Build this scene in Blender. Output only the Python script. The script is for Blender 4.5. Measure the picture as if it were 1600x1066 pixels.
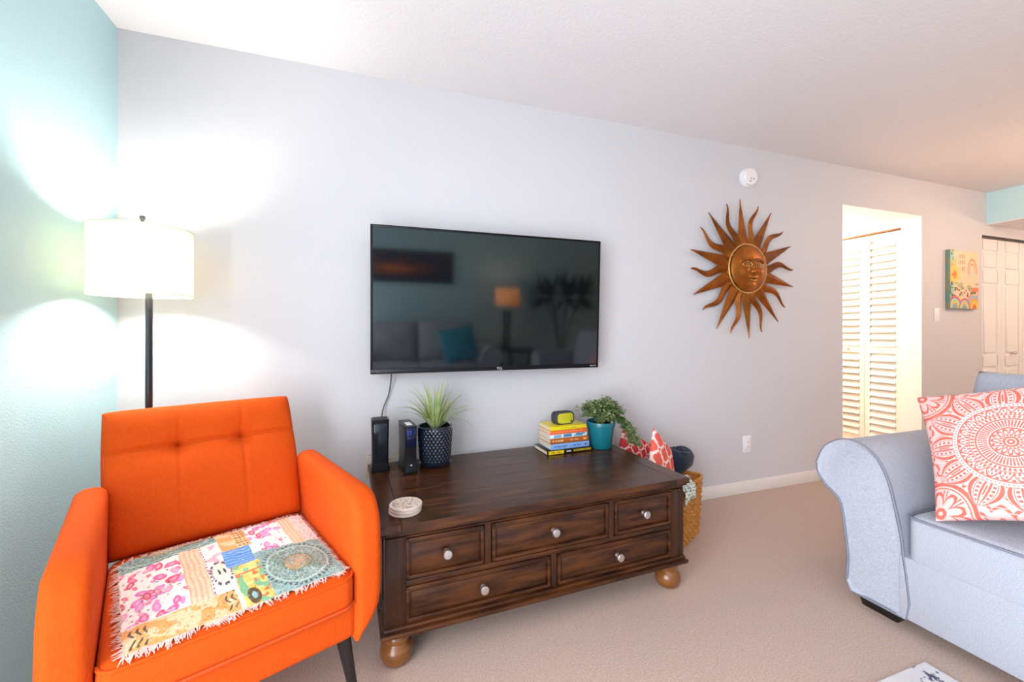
import bpy, bmesh, math, random
import numpy as np
from mathutils import Vector, Matrix
random.seed(7); RNG = np.random.default_rng(7)
for o in list(bpy.data.objects): bpy.data.objects.remove(o, do_unlink=True)
SC = bpy.context.scene; COL = SC.collection
pi = math.pi

# ------------------------------------------------------------------ camera
cam = bpy.data.cameras.new('camera'); co = bpy.data.objects.new('camera', cam); COL.objects.link(co)
co.location = (1.002, -2.251, 1.144)
co.rotation_euler = (pi/2, 0, -math.radians(19.28))
cam.sensor_fit = 'HORIZONTAL'; cam.sensor_width = 36; cam.lens = 36*654.9/1600
cam.shift_y = -16.4/1600; cam.clip_start = .02
SC.camera = co
# ------------------------------------------------------------------ world, light, exposure
W = bpy.data.worlds.new('world'); SC.world = W; W.use_nodes = True
W.node_tree.nodes['Background'].inputs[0].default_value = (.75, .87, 1, 1)
W.node_tree.nodes['Background'].inputs[1].default_value = 1.0
SC.view_settings.view_transform = 'Standard'; SC.view_settings.look = 'None'
SC.view_settings.gamma = 1; SC.view_settings.use_curve_mapping = False
SC.view_settings.exposure = 0.0
def light(name, kind, loc, power, color, rot=(0,0,0), **k):
    l = bpy.data.lights.new(name, kind); l.energy = power; l.color = color
    for a, v in k.items(): setattr(l, a, v)
    o = bpy.data.objects.new(name, l); COL.objects.link(o); o.location = loc; o.rotation_euler = rot
    return o
# daylight entering through the sliding glass door (left wall) and fill light from a window added behind the camera
light('daylight_sliding_door', 'AREA', (-.12, -2.75, 1.1), 168, (.93, .95, 1.0), (0, -pi/2, 0), shape='RECTANGLE', size=2.0, size_y=2.2)
light('added_window_fill', 'AREA', (5.75, -4.27, 1.45), 155, (.95, .96, 1.0), (-pi/2, 0, 0), shape='RECTANGLE', size=1.9, size_y=1.3)

# ------------------------------------------------------------------ helpers
def lin(c):
    if isinstance(c, str):
        c = [int(c[i:i+2], 16)/255 for i in (0, 2, 4)]
        return tuple(x/12.92 if x <= .04045 else ((x+.055)/1.055)**2.4 for x in c)
    return tuple(c)
def mat(name, col, rough=.5, metal=0, col2=None, nscale=20, stretch=(1,1,1), bump=0, bscale=200, bstretch=(1,1,1),
        coat=0, emit=None, estr=0, trans=0, spec=None, sheen=0, attr=None, wave=None, detail=4, contrast=(.3,.7)):
    m = bpy.data.materials.new(name); m.use_nodes = True
    nt = m.node_tree; N = nt.nodes; L = nt.links; b = N['Principled BSDF']
    b.inputs['Base Color'].default_value = (*lin(col), 1); b.inputs['Roughness'].default_value = rough
    b.inputs['Metallic'].default_value = metal
    if coat: b.inputs['Coat Weight'].default_value = coat; b.inputs['Coat Roughness'].default_value = .15
    if spec is not None: b.inputs['Specular IOR Level'].default_value = spec
    if sheen: b.inputs['Sheen Weight'].default_value = sheen
    if trans: b.inputs['Transmission Weight'].default_value = trans
    if emit is not None:
        b.inputs['Emission Color'].default_value = (*lin(emit), 1); b.inputs['Emission Strength'].default_value = estr
    tc = N.new('ShaderNodeTexCoord')
    def mapped(s):
        mp = N.new('ShaderNodeMapping'); mp.inputs['Scale'].default_value = s
        L.new(tc.outputs['Object'], mp.inputs['Vector']); return mp.outputs[0]
    if attr:
        a = N.new('ShaderNodeAttribute'); a.attribute_name = 'Col'; L.new(a.outputs['Color'], b.inputs['Base Color'])
    if col2 is not None:
        n = N.new('ShaderNodeTexNoise'); n.inputs['Scale'].default_value = nscale; n.inputs['Detail'].default_value = detail
        L.new(mapped(stretch), n.inputs['Vector'])
        r = N.new('ShaderNodeValToRGB'); r.color_ramp.elements[0].position, r.color_ramp.elements[1].position = contrast
        r.color_ramp.elements[0].color = (*lin(col), 1); r.color_ramp.elements[1].color = (*lin(col2), 1)
        L.new(n.outputs['Fac'], r.inputs[0]); L.new(r.outputs[0], b.inputs['Base Color'])
    if bump:
        bn = N.new('ShaderNodeBump'); bn.inputs['Strength'].default_value = bump; bn.inputs['Distance'].default_value = .004
        if wave:   # woven cloth: two crossed thread directions plus noise
            hs = []
            for ax in wave:
                w = N.new('ShaderNodeTexWave'); w.bands_direction = ax; w.inputs['Scale'].default_value = bscale
                w.inputs['Distortion'].default_value = 1.5; w.inputs['Detail'].default_value = 2; w.inputs['Detail Scale'].default_value = 3
                L.new(mapped(bstretch), w.inputs['Vector']); hs.append(w.outputs['Fac'])
            h = hs[0]
            for q in hs[1:]:
                ma = N.new('ShaderNodeMath'); ma.operation = 'ADD'; L.new(h, ma.inputs[0]); L.new(q, ma.inputs[1]); h = ma.outputs[0]
            L.new(h, bn.inputs['Height'])
        else:
            n2 = N.new('ShaderNodeTexNoise'); n2.inputs['Scale'].default_value = bscale; n2.inputs['Detail'].default_value = 3
            L.new(mapped(bstretch), n2.inputs['Vector']); L.new(n2.outputs['Fac'], bn.inputs['Height'])
        L.new(bn.outputs[0], b.inputs['Normal'])
    return m
def link(o, parent=None):
    COL.objects.link(o)
    if parent is not None: o.parent = parent
    return o
def mesh(name, V, F, m=None, parent=None, smooth=40, colors=None):
    me = bpy.data.meshes.new(name); me.from_pydata([tuple(map(float, v)) for v in V], [], F)
    if m: me.materials.append(m)
    if smooth:
        me.shade_smooth(); me.set_sharp_from_angle(angle=math.radians(smooth))
    if colors is not None:
        a = me.color_attributes.new('Col', 'FLOAT_COLOR', 'POINT')
        c = np.ones((len(V), 4), np.float32); c[:, :3] = colors; a.data.foreach_set('color', c.ravel())
    me.update()
    return link(bpy.data.objects.new(name, me), parent)
def bm_obj(name, bm, m, parent=None, smooth=40):
    bmesh.ops.recalc_face_normals(bm, faces=bm.faces[:])
    me = bpy.data.meshes.new(name); bm.to_mesh(me); bm.free()
    if m: me.materials.append(m)
    if smooth:
        me.shade_smooth(); me.set_sharp_from_angle(angle=math.radians(smooth))
    return link(bpy.data.objects.new(name, me), parent)
def addbox(bm, x0, x1, y0, y1, z0, z1, bev=0, seg=2, M=None):
    r = bmesh.ops.create_cube(bm, size=1); vs = r['verts']
    for v in vs: v.co = Vector(((x0+x1)/2+v.co.x*(x1-x0), (y0+y1)/2+v.co.y*(y1-y0), (z0+z1)/2+v.co.z*(z1-z0)))
    if bev:
        es = list({e for v in vs for e in v.link_edges})
        g = bmesh.ops.bevel(bm, geom=es, offset=bev, segments=seg, affect='EDGES', profile=.5)
        vs = list({v for f in g['faces'] for v in f.verts} | {v for v in vs if v.is_valid})
    if M is not None:
        for v in vs: v.co = M @ v.co
    return vs
def box(name, ext, m, parent=None, bev=0, seg=2, M=None):
    bm = bmesh.new(); addbox(bm, *ext, bev=bev, seg=seg, M=M); return bm_obj(name, bm, m, parent)
def boxes(name, exts, m, parent=None, bev=0):
    bm = bmesh.new()
    for e in exts: addbox(bm, *e, bev=bev)
    return bm_obj(name, bm, m, parent)
def loft(secs, closed=True, cap=True):
    n = len(secs[0]); V = [p for s in secs for p in s]; F = []
    for i in range(len(secs)-1):
        for j in range(n if closed else n-1):
            k = (j+1) % n
            F.append((i*n+j, i*n+k, (i+1)*n+k, (i+1)*n+j))
    if cap:
        F.append(tuple(range(n-1, -1, -1))); b = (len(secs)-1)*n; F.append(tuple(range(b, b+n)))
    return V, F
def lofted(name, secs, m, parent=None, smooth=40, cap=True):
    V, F = loft(secs, cap=cap); bm = bmesh.new(); vs = [bm.verts.new(v) for v in V]
    for f in F:
        try: bm.faces.new([vs[i] for i in f])
        except ValueError: pass
    return bm_obj(name, bm, m, parent, smooth)
def lathe(name, prof, m, parent=None, seg=32, c=(0,0,0), smooth=40, cap=True):
    secs = [[(c[0]+r*math.cos(2*pi*k/seg), c[1]+r*math.sin(2*pi*k/seg), c[2]+z) for k in range(seg)] for r, z in prof]
    return lofted(name, secs, m, parent, smooth, cap)
def tube_secs(path, rad, seg=8):
    P = [Vector(p) for p in path]; n = len(P); secs = []
    t0 = (P[1]-P[0]).normalized(); up = Vector((0, 0, 1)) if abs(t0.z) < .9 else Vector((1, 0, 0))
    nrm = t0.cross(up).normalized()
    for i in range(n):
        t = (P[min(i+1, n-1)]-P[max(i-1, 0)]).normalized()
        nrm = (nrm - t*nrm.dot(t)).normalized(); b = t.cross(nrm)
        r = rad[i] if hasattr(rad, '__len__') else rad
        secs.append([tuple(P[i]+nrm*(r*math.cos(2*pi*k/seg))+b*(r*math.sin(2*pi*k/seg))) for k in range(seg)])
    return secs
def tube(name, path, rad, m, parent=None, seg=8): return lofted(name, tube_secs(path, rad, seg), m, parent, 60)
def tubes(name, paths, rad, m, parent=None, seg=6):
    bm = bmesh.new()
    for p in paths:
        V, F = loft(tube_secs(p, rad, seg)); vs = [bm.verts.new(v) for v in V]
        for f in F: bm.faces.new([vs[i] for i in f])
    return bm_obj(name, bm, m, parent, 60)
def smoothpath(pts, n=8):
    P = [Vector(p) for p in pts]; out = []
    for i in range(len(P)-1):
        p0, p1, p2, p3 = P[max(i-1,0)], P[i], P[i+1], P[min(i+2,len(P)-1)]
        for k in range(n):
            t = k/n
            out.append(.5*((2*p1)+(p2-p0)*t+(2*p0-5*p1+4*p2-p3)*t*t+(3*p1-p0-3*p2+p3)*t**3))
    out.append(P[-1]); return [tuple(p) for p in out]
def rrect(hx, hy, r, n=6, cx=0, cy=0, z=0):
    r = min(r, hx*.999, hy*.999); out = []
    for sx, sy, a0 in ((1,1,0), (-1,1,pi/2), (-1,-1,pi), (1,-1,1.5*pi)):
        for k in range(n+1):
            a = a0+k/n*pi/2; out.append((cx+sx*(hx-r)+r*math.cos(a), cy+sy*(hy-r)+r*math.sin(a), z))
    return out
def rbox(name, hx, hy, z0, z1, r, er, m, parent=None, cx=0, cy=0, n=6, smooth=50, crown=0, eb=None):
    """box with rounded plan corners r and rounded top/bottom edges er; crown bulges the top"""
    secs = []
    for k in range(5):
        a = pi/2*k/4; e0 = er if eb is None else eb; secs.append(rrect(hx-e0*(1-math.sin(a)), hy-e0*(1-math.sin(a)), r, n, cx, cy, z0+e0*(1-math.cos(a))))
    for k in range(5):
        a = pi/2*k/4; secs.append(rrect(hx-er*(1-math.cos(a)), hy-er*(1-math.cos(a)), r, n, cx, cy, z1-er*(1-math.sin(a))))
    if crown:
        for s in (.85, .65, .4, .15): secs.append(rrect((hx-er)*s, (hy-er)*s, r*s, n, cx, cy, z1+crown*(1-s*s)))
    return lofted(name, secs, m, parent, smooth)
def grid(name, X, Y, Z, m, parent=None, colors=None, smooth=60):
    nu, nv = X.shape; V = np.stack([X, Y, Z], -1).reshape(-1, 3)
    i = np.arange(nu-1)[:, None]*nv+np.arange(nv-1)[None]; F = np.stack([i, i+nv, i+nv+1, i+1], -1).reshape(-1, 4).tolist()
    return mesh(name, V, F, m, parent, smooth, None if colors is None else colors.reshape(-1, 3))
def pillow(name, w, h, T, m, parent=None, n=40, pat=None, pinch=.05, power=.42, sag=0):
    """square cushion standing in the local XZ plane, front towards -Y; pat(s, t) gives the printed colours"""
    s = np.linspace(-1, 1, n)[:, None]*np.ones((1, n)); t = s.T.copy()
    X = w/2*s*(1-pinch*(1-t**2)); Z = h/2*t*(1-pinch*(1-s**2)) - sag*(1-s**2)*np.clip(t, 0, 1)**2
    D = T/2*np.clip((1-s**2)*(1-t**2), 0, 1)**power
    D = D*(1+.05*np.sin(5*s+2)*np.cos(4*t))
    Vf = np.stack([X, -D, Z], -1).reshape(-1, 3); Vb = np.stack([X, D, Z], -1).reshape(-1, 3)
    i = np.arange(n-1)[:, None]*n+np.arange(n-1)[None]; q = np.stack([i, i+n, i+n+1, i+1], -1).reshape(-1, 4)
    V = np.concatenate([Vf, Vb]); F = q.tolist()+(q[:, ::-1]+n*n).tolist()
    c = None
    if pat is not None:
        cc = pat(s, t).reshape(-1, 3); c = np.concatenate([cc, cc])
    o = mesh(name, V, F, m, parent, 80, c)
    bm = bmesh.new(); bm.from_mesh(o.data); bmesh.ops.remove_doubles(bm, verts=bm.verts[:], dist=1e-5); bm.to_mesh(o.data); bm.free()
    o.data.shade_smooth(); return o
def thing(name, label, cat, loc=(0,0,0), rz=0, group=None):
    o = bpy.data.objects.new(name, None); COL.objects.link(o); o.empty_display_size = .05
    o.location = loc; o.rotation_euler = (0, 0, rz)
    return tag(o, label, cat, group)
def tag(o, label, cat, group=None):
    o['label'] = label; o['category'] = cat
    if group: o['group'] = group
    return o
def struct(o, label=None):
    o['kind'] = 'structure'
    if label: o['label'] = label
    return o
def at(o, loc, rz=0): o.location = loc; o.rotation_euler = (0, 0, rz); return o
def text(name, body, size, m, parent, loc, rot, ext=.0004):
    cu = bpy.data.curves.new(name, 'FONT'); cu.body = body; cu.size = size; cu.extrude = ext; cu.align_x = 'CENTER'; cu.align_y = 'CENTER'
    t = bpy.data.objects.new(name+'_curve', cu); COL.objects.link(t)
    me = bpy.data.meshes.new_from_object(t.evaluated_get(bpy.context.evaluated_depsgraph_get()))
    bpy.data.objects.remove(t, do_unlink=True); me.materials.clear(); me.materials.append(m); me.name = name
    o = link(bpy.data.objects.new(name, me), parent); o.location = loc; o.rotation_euler = rot; return o
def smoothstep(a, b, x): t = np.clip((x-a)/(b-a), 0, 1); return t*t*(3-2*t)
def vnoise(x, y, seed=0):
    """smooth value noise on arrays"""
    r = np.random.default_rng(seed).random((64, 64)); xi = np.floor(x).astype(int); yi = np.floor(y).astype(int)
    fx = x-xi; fy = y-yi; fx = fx*fx*(3-2*fx); fy = fy*fy*(3-2*fy); g = lambda a, b: r[a % 64, b % 64]
    return (g(xi,yi)*(1-fx)+g(xi+1,yi)*fx)*(1-fy)+(g(xi,yi+1)*(1-fx)+g(xi+1,yi+1)*fx)*fy
def mixc(base, mask, col):
    return base*(1-mask[..., None])+np.array(lin(col))*mask[..., None]

# ------------------------------------------------------------------ materials
M_wall = mat('wall_paint_grey', (.62, .61, .64), .6, bump=.25, bscale=160)
M_aqua = mat('wall_paint_aqua', (.50, .74, .79), .6, bump=.35, bscale=160)
M_ceil = mat('ceiling_white', (.80, .78, .79), .8, bump=.5, bscale=70)
M_trim = mat('trim_white', (.82, .80, .78), .4)
M_carpet = mat('carpet_beige', (.70, .53, .45), .95, col2=(.48, .345, .28), nscale=170, bump=1.0, bscale=420, detail=8, contrast=(.35, .75))
M_white = mat('white_plastic', (.85, .84, .83), .4)
M_black = mat('black_plastic', (.006, .006, .008), .35, spec=.3)
M_orange = mat('orange_weave', (.70, .088, .004), .85, col2=(.62, .072, .003), nscale=260, stretch=(1, 1, .2), bump=.2, bscale=130, wave='XZ', spec=.2)
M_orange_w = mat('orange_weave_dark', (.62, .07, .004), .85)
M_darkleg = mat('dark_leg_wood', (.012, .008, .008), .3)
M_sofa = mat('sofa_heather', (.33, .35, .42), .9, col2=(.53, .56, .63), nscale=260, stretch=(1, 1, 2.0), bump=.25, bscale=520, sheen=.1)
M_welt = mat('sofa_welt', (.22, .23, .29), .9)
M_wood = mat('chest_wood', (.026, .008, .003), .27, spec=.32, col2=(.11, .034, .008), nscale=5, stretch=(1, 7, 7), bump=.12, bscale=30, bstretch=(1, 14, 14), detail=6, contrast=(.38, .75))
M_wood_v = mat('chest_wood_upright', (.022, .007, .003), .3, spec=.32, col2=(.07, .023, .007), nscale=5, stretch=(7, 7, 1), bump=.12, bscale=30, bstretch=(14, 14, 1), detail=6, contrast=(.35, .75))
M_bun = mat('bun_foot_wood', (.26, .095, .018), .3, col2=(.15, .05, .01), nscale=8, stretch=(1, 1, 5), coat=.3)
M_knob = mat('brushed_nickel', (.62, .58, .56), .35, 1)
M_shade = mat('lamp_shade_linen', (.90, .87, .78), .8, bump=.15, bscale=300)
M_metal_dark = mat('lamp_metal', (.055, .06, .065), .3, .85)
M_steel = mat('steel', (.5, .5, .5), .3, 1)
M_attr = mat('printed_cloth', (1, 1, 1), .9, attr=True, bump=.3, bscale=400)
M_attr_gloss = mat('painted_canvas', (1, 1, 1), .45, attr=True)
M_screen = mat('tv_glass', (.004, .005, .006), .06, spec=.75)
M_bezel = mat('tv_bezel', (.004, .004, .005), .3, spec=.25)
M_copper = mat('hammered_copper', (.42, .125, .013), .38, .65, col2=(.17, .042, .005), nscale=9, bump=.2, bscale=60, contrast=(.35, .75))
M_copper_rib = mat('ribbed_copper', (.40, .115, .012), .38, .65, col2=(.15, .038, .005), nscale=9, bump=.8, bscale=38, wave='Z')
M_gold = mat('pale_brass', (.66, .42, .16), .35, .8)
M_leaf = mat('spider_leaf', (.20, .33, .06), .45, col2=(.55, .60, .30), nscale=40, stretch=(1, 1, .3))
M_leaf_y = mat('spider_leaf_yellowed', (.62, .36, .05), .5)
M_ivy = mat('ivy_leaf', (.055, .15, .025), .45, col2=(.42, .46, .24), nscale=45, contrast=(.42, .62))
M_stem = mat('stem_green', (.16, .22, .05), .6)
M_soil = mat('soil', (.03, .018, .010), .95, bump=1, bscale=120)
M_potnavy = mat('glazed_navy', (.010, .018, .035), .16, coat=.6)
M_potteal = mat('teal_glaze', (.006, .155, .20), .35, coat=.2)
M_basket = mat('water_hyacinth', (.62, .27, .05), .8, col2=(.36, .14, .025), nscale=55)
M_navy = mat('navy_fleece', (.006, .010, .034), .95, bump=.6, bscale=220, sheen=.2)
M_page = mat('book_pages', (.78, .68, .52), .9, col2=(.62, .53, .40), nscale=8, stretch=(1, 1, 90))
M_lime = mat('speaker_mesh_lime', (.52, .50, .008), .5, bump=.5, bscale=900)
M_rubber = mat('speaker_rubber', (.035, .037, .045), .7)
M_louver = mat('louver_paint', (.84, .79, .72), .45)
M_glass = mat('window_glass', (1, 1, 1), .0, trans=1)
M_curt = mat('aluminium_frame', (.75, .75, .75), .4)

# ------------------------------------------------------------------ structure
H = 2.44; XR = 8.2; YB = -4.15
struct(box('floor', (-.1, XR+.1, YB-.1, 2.4, -.06, 0), M_carpet), 'beige cut pile carpet')
struct(box('ceiling', (-.1, XR+.1, YB-.1, .12, H, H+.08), M_ceil), 'white textured ceiling')
DX0, DX1, DZ = 4.538, 5.536, 2.135
struct(boxes('wall_back', [(-.12, DX0, 0, .12, 0, H), (DX0, DX1, 0, .12, DZ, H), (DX1, 6.45, 0, .12, 0, H),
    (6.45, 8.0, 0, .12, 2.04, H), (8.0, XR+.1, 0, .12, 0, H)], M_wall), 'pale grey wall with a hallway opening')
SD0, SD1 = -3.85, -1.65
struct(boxes('wall_left', [(-.12, 0, SD1, 0, 0, H), (-.12, 0, SD0, SD1, 2.1, H), (-.12, 0, YB-.1, SD0, 0, H)], M_aqua), 'aqua painted wall')
WX0, WX1 = 4.8, 6.7
struct(boxes('wall_front', [(-.12, WX0, YB-.12, YB, 0, H), (WX0, WX1, YB-.12, YB, 0, .8), (WX0, WX1, YB-.12, YB, 2.1, H), (WX1, XR+.1, YB-.12, YB, 0, H)], M_aqua), 'aqua wall opposite the television')
struct(box('wall_right', (XR, XR+.12, YB-.1, .12, 0, H), M_wall))
struct(box('trim_1', (6.516, XR, YB, -.0005, 2.146, H-.0005), M_aqua), 'aqua soffit dropping below the ceiling')
struct(box('trim_2', (6.519, XR, YB, -.0005, 2.138, 2.1459), M_ceil), 'white underside of the soffit')
# hallway behind the opening
struct(boxes('wall_hallway', [(4.40, 4.50, .12, 2.4, 0, 2.3), (4.40, 6.3, 2.3, 2.4, 0, 2.3), (DX1+.004, DX1+.1, .12, .148, 0, DZ),
    (DX1+.004, DX1+.1, .148, 1.36, 2.07, DZ), (DX1+.004, DX1+.1, 1.36, 2.3, 0, DZ), (6.2, 6.3, .12, 2.3, 0, 2.3)], M_trim), 'white hallway walls')
struct(box('ceiling_hallway', (4.40, 6.3, .12, 2.4, DZ+.0005, DZ+.1), M_trim))
struct(boxes('trim_3', [(DX1-.002, DX1+.003, -.003, .12, 0, DZ), (DX0-.003, DX0+.002, -.003, .12, 0, DZ), (DX0, DX1, -.003, .12, DZ-.004, DZ)], M_trim), 'white reveal of the hallway opening')
for nm, e in (('baseboard_back', (0, DX0, -.014, 0, 0, .085)), ('baseboard_back_2', (DX1, 6.45, -.014, 0, 0, .085)),
              ('baseboard_front', (0, XR, YB, YB+.014, 0, .085))):
    o = struct(box(nm, e, M_trim, bev=.004))
# sliding glass door and added fill-light window behind the camera
w1 = struct(boxes('window_1', [(-.09, -.03, SD0, SD0+.06, .0, 2.1), (-.09, -.03, SD1-.06, SD1, 0, 2.1), (-.09, -.03, SD0, SD1, 2.04, 2.1), (-.09, -.03, SD0, SD1, 0, .06), (-.09, -.03, -2.79, -2.71, 0, 2.1)], M_curt), 'aluminium framed sliding glass door')
w2 = struct(boxes('window_added', [(WX0, WX0+.05, YB-.09, YB-.03, .8, 2.1), (WX1-.05, WX1, YB-.09, YB-.03, .8, 2.1), (WX0, WX1, YB-.09, YB-.03, 2.05, 2.1), (WX0, WX1, YB-.09, YB-.03, .8, .85), (5.73, 5.77, YB-.09, YB-.03, .8, 2.1)], M_curt), 'added aluminium framed window for fill daylight')

# louvered bifold doors of the hallway closet (door_1 > leaf > slat)
d1 = struct(bpy.data.objects.new('door_1', None), 'white louvered bifold closet doors in the hallway'); COL.objects.link(d1); d1.location = (DX1+.02, .15, 0)
slat_me = None
for k in range(4):
    y0 = .002+k*.298; y1 = y0+.294; s = .042
    lf = boxes('leaf', [(0, .03, y0, y0+s, .02, 2.05), (0, .03, y1-s, y1, .02, 2.05), (0, .03, y0+s, y1-s, 1.99, 2.05),
                        (0, .03, y0+s, y1-s, .93, 1.0), (0, .03, y0+s, y1-s, .02, .14)], M_louver, d1)
    zs = [.165+.066*i for i in range(12)]+[1.03+.066*i for i in range(15)]
    if slat_me is None:
        bm = bmesh.new(); addbox(bm, -.042, .042, 0, .210, -.004, .004, bev=.002, seg=1, M=Matrix.Rotation(math.radians(-58), 4, 'Y'))
        tmp = bm_obj('slat', bm, M_louver); slat_me = tmp.data; bpy.data.objects.remove(tmp)
    for z in zs:
        sl = link(bpy.data.objects.new('slat', slat_me), lf); sl.location = (.012, y0+s, z)
    if k == 1:
        kn = lathe('knob', [(.001, 0), (.012, 0), (.008, .012), (.016, .022), (.012, .032), (.001, .034)], M_trim, lf, 16)
        kn.rotation_euler = (0, -pi/2, 0); kn.location = (0, y0+.147, .965)
struct(box('trim_4', (DX1+.006, DX1+.05, .15, 1.36, 2.055, 2.07), M_bun), 'bifold door track')
# six panel bifold closet doors at the far end (door_2 > leaf > panel)
d2 = struct(bpy.data.objects.new('door_2', None), 'white panelled bifold closet doors beyond the soffit'); COL.objects.link(d2); d2.location = (6.46, .03, 0)
for k in range(4):
    x0 = .004+k*.384; x1 = x0+.380
    lf = box('leaf', (x0, x1, .008, .035, .02, 2.02), M_trim, d2)
    fr = [(x0, x0+.075, 0, .010, .02, 2.02), (x1-.06, x1, 0, .010, .02, 2.02)]+[(x0+.07, x1-.055, 0, .010, a, b) for a, b in ((.02, .2), (.80, .90), (1.60, 1.72), (1.915, 2.02))]
    boxes('frame', fr, M_trim, lf)
    for a, b in ((.215, .785), (.915, 1.585), (1.735, 1.90)):
        box('panel', (x0+.095, x1-.08, -.002, .012, a+.012, b-.012), M_trim, lf, bev=.009, seg=1)
    if k == 1:
        kn = lathe('knob', [(.001, 0), (.010, 0), (.007, .012), (.016, .022), (.012, .032), (.001, .034)], M_knob, lf, 16)
        kn.rotation_euler = (pi/2, 0, 0); kn.location = (x0+.19, 0, .92)
struct(box('trim_5', (6.45, 8.0, .012, .06, 2.022, 2.04), M_darkleg), 'dark door track')
struct(box('wall_closet', (6.4, 8.1, .12, .2, 0, 2.1), M_trim))

# ------------------------------------------------------------------ orange armchair
CH = (.612, -.782, 0); CR = .39
ch = thing('armchair', 'orange fabric mid-century armchair with tufted back and dark legs', 'armchair', CH, CR)
def seat_z(u, v):   # top of the crowned seat cushion
    q = np.maximum(np.abs(np.asarray(u, float))/.244, np.abs(np.asarray(v, float)+.026)/.261)
    edge = np.clip((q-1)*.25/.024, 0, 1)
    return np.where(q < 1, .447+.02*(1-q*q), .447-.024*(1-np.sqrt(1-edge**2)))
for s in (-1, 1):
    secs = []; zb, zt = .245, .664
    zsq = [zb+(zt-zb)*x for x in (0, .012, .04, .08, .13, .19, .27, .36, .46, .56, .66, .74, .80, .85, .895, .93, .96, .98, .993, 1)]
    for z in zsq:
        h = z-zb
        uo = .347+.006*math.sin(pi*(z-zb)/(zt-zb)); R = .11
        if h < R: uo -= R-math.sqrt(max(R*R-(R-h)**2, 0))
        ui = .27; vf, vb = -.305, .33
        R2 = .115; d = zt-z
        if d < R2: vf += (R2-math.sqrt(max(R2*R2-(R2-d)**2, 0)))*.9
        vb -= .03*(z-zb)/(zt-zb)*0
        R3 = .03
        if d < R3:
            q = R3-math.sqrt(max(R3*R3-(R3-d)**2, 0)); uo -= q; ui += q; vb -= q
        uo = max(uo, ui+.012)
        secs.append([(s*p[0], p[1], p[2]) for p in rrect((uo-ui)/2, (vb-vf)/2, .026, 5, (uo+ui)/2, (vf+vb)/2, z)])
    arm = lofted('arm', secs, M_orange, ch, 60)
rbox('base', .285, .29, .246, .352, .03, .02, M_orange, ch, 0, .0)
sc = rbox('seat_cushion', .268, .285, .345, .447, .035, .024, M_orange, ch, 0, -.026, crown=.02)
pp = [(p[0], p[1]-.026, .437) for p in rrect(.266, .284, .036, 6)]
tube('piping', [p for p in pp if p[1] < -.1], .004, M_orange, sc, 6)
pp = [(p[0], p[1]-.026, .356) for p in rrect(.267, .286, .036, 6)]
tube('piping', [p for p in pp if p[1] < -.1], .004, M_orange_w, sc, 6)
# tufted backrest, leaning back
n1, n2 = 130, 130
s_ = np.linspace(-1, 1, n1)[:, None]*np.ones((1, n2)); t_ = np.ones((n1, 1))*np.linspace(-1, 1, n2)[None]
e_ = (np.clip(1-np.abs(s_)**9, 0, 1)*np.clip(1-np.abs(t_)**9, 0, 1))**.33
hw = .276+.008*np.cos(pi/2*t_)+.004*t_
Xb = hw*s_-.006*(t_+1); Lb = .47*(t_+1)/2
seamv = .325+.018*(1-s_**2)*0
def gsn(x, w): return np.exp(-(x/w)**2)
dimp = np.zeros_like(s_)
for bx in (-.095, .092):
    rr = np.hypot(Xb-bx, (Lb-seamv)); dimp += .046*np.exp(-rr/.026)
    dimp += .004*gsn(Xb-bx, .006)*smoothstep(.47, .30, np.abs(Lb-.235)*2)
dimp += .010*gsn(Lb-seamv, .006)+.010*gsn(Lb-seamv, .05)
front = (.062+.018*np.cos(pi/2*s_)*np.cos(pi/2*(t_*.8)))*e_ - dimp*e_
th = math.radians(24)
def bk(Xl, Ll, dep):   # dep>0 towards the front
    return Xl, .262+Ll*math.sin(th)-dep*math.cos(th), .435+Ll*math.cos(th)+dep*math.sin(th)
Vf = np.stack(bk(Xb, Lb, front), -1).reshape(-1, 3); Vb = np.stack(bk(Xb, Lb, -.055*e_), -1).reshape(-1, 3)
i_ = np.arange(n1-1)[:, None]*n2+np.arange(n2-1)[None]; q_ = np.stack([i_, i_+n2, i_+n2+1, i_+1], -1).reshape(-1, 4)
bkr = mesh('backrest', np.concatenate([Vf, Vb]), q_.tolist()+(q_[:, ::-1]+n1*n2).tolist(), M_orange, ch, 80)
bm = bmesh.new(); bm.from_mesh(bkr.data); bmesh.ops.remove_doubles(bm, verts=bm.verts[:], dist=1e-5); bmesh.ops.recalc_face_normals(bm, faces=bm.faces[:]); bm.to_mesh(bkr.data); bm.free(); bkr.data.shade_smooth()
for sx in (-1, 1):
    for sy, y in ((-1, -.225), (1, .27)):
        x = sx*.255
        lofted('leg', [[(x+sx*.035*(1-k)+r*math.cos(2*pi*j/14), y+sy*.04*(1-k)+r*math.sin(2*pi*j/14), .25*k) for j in range(14)] for k, r in ((0, .011), (.5, .016), (1, .023))], M_darkleg, ch)

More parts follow.
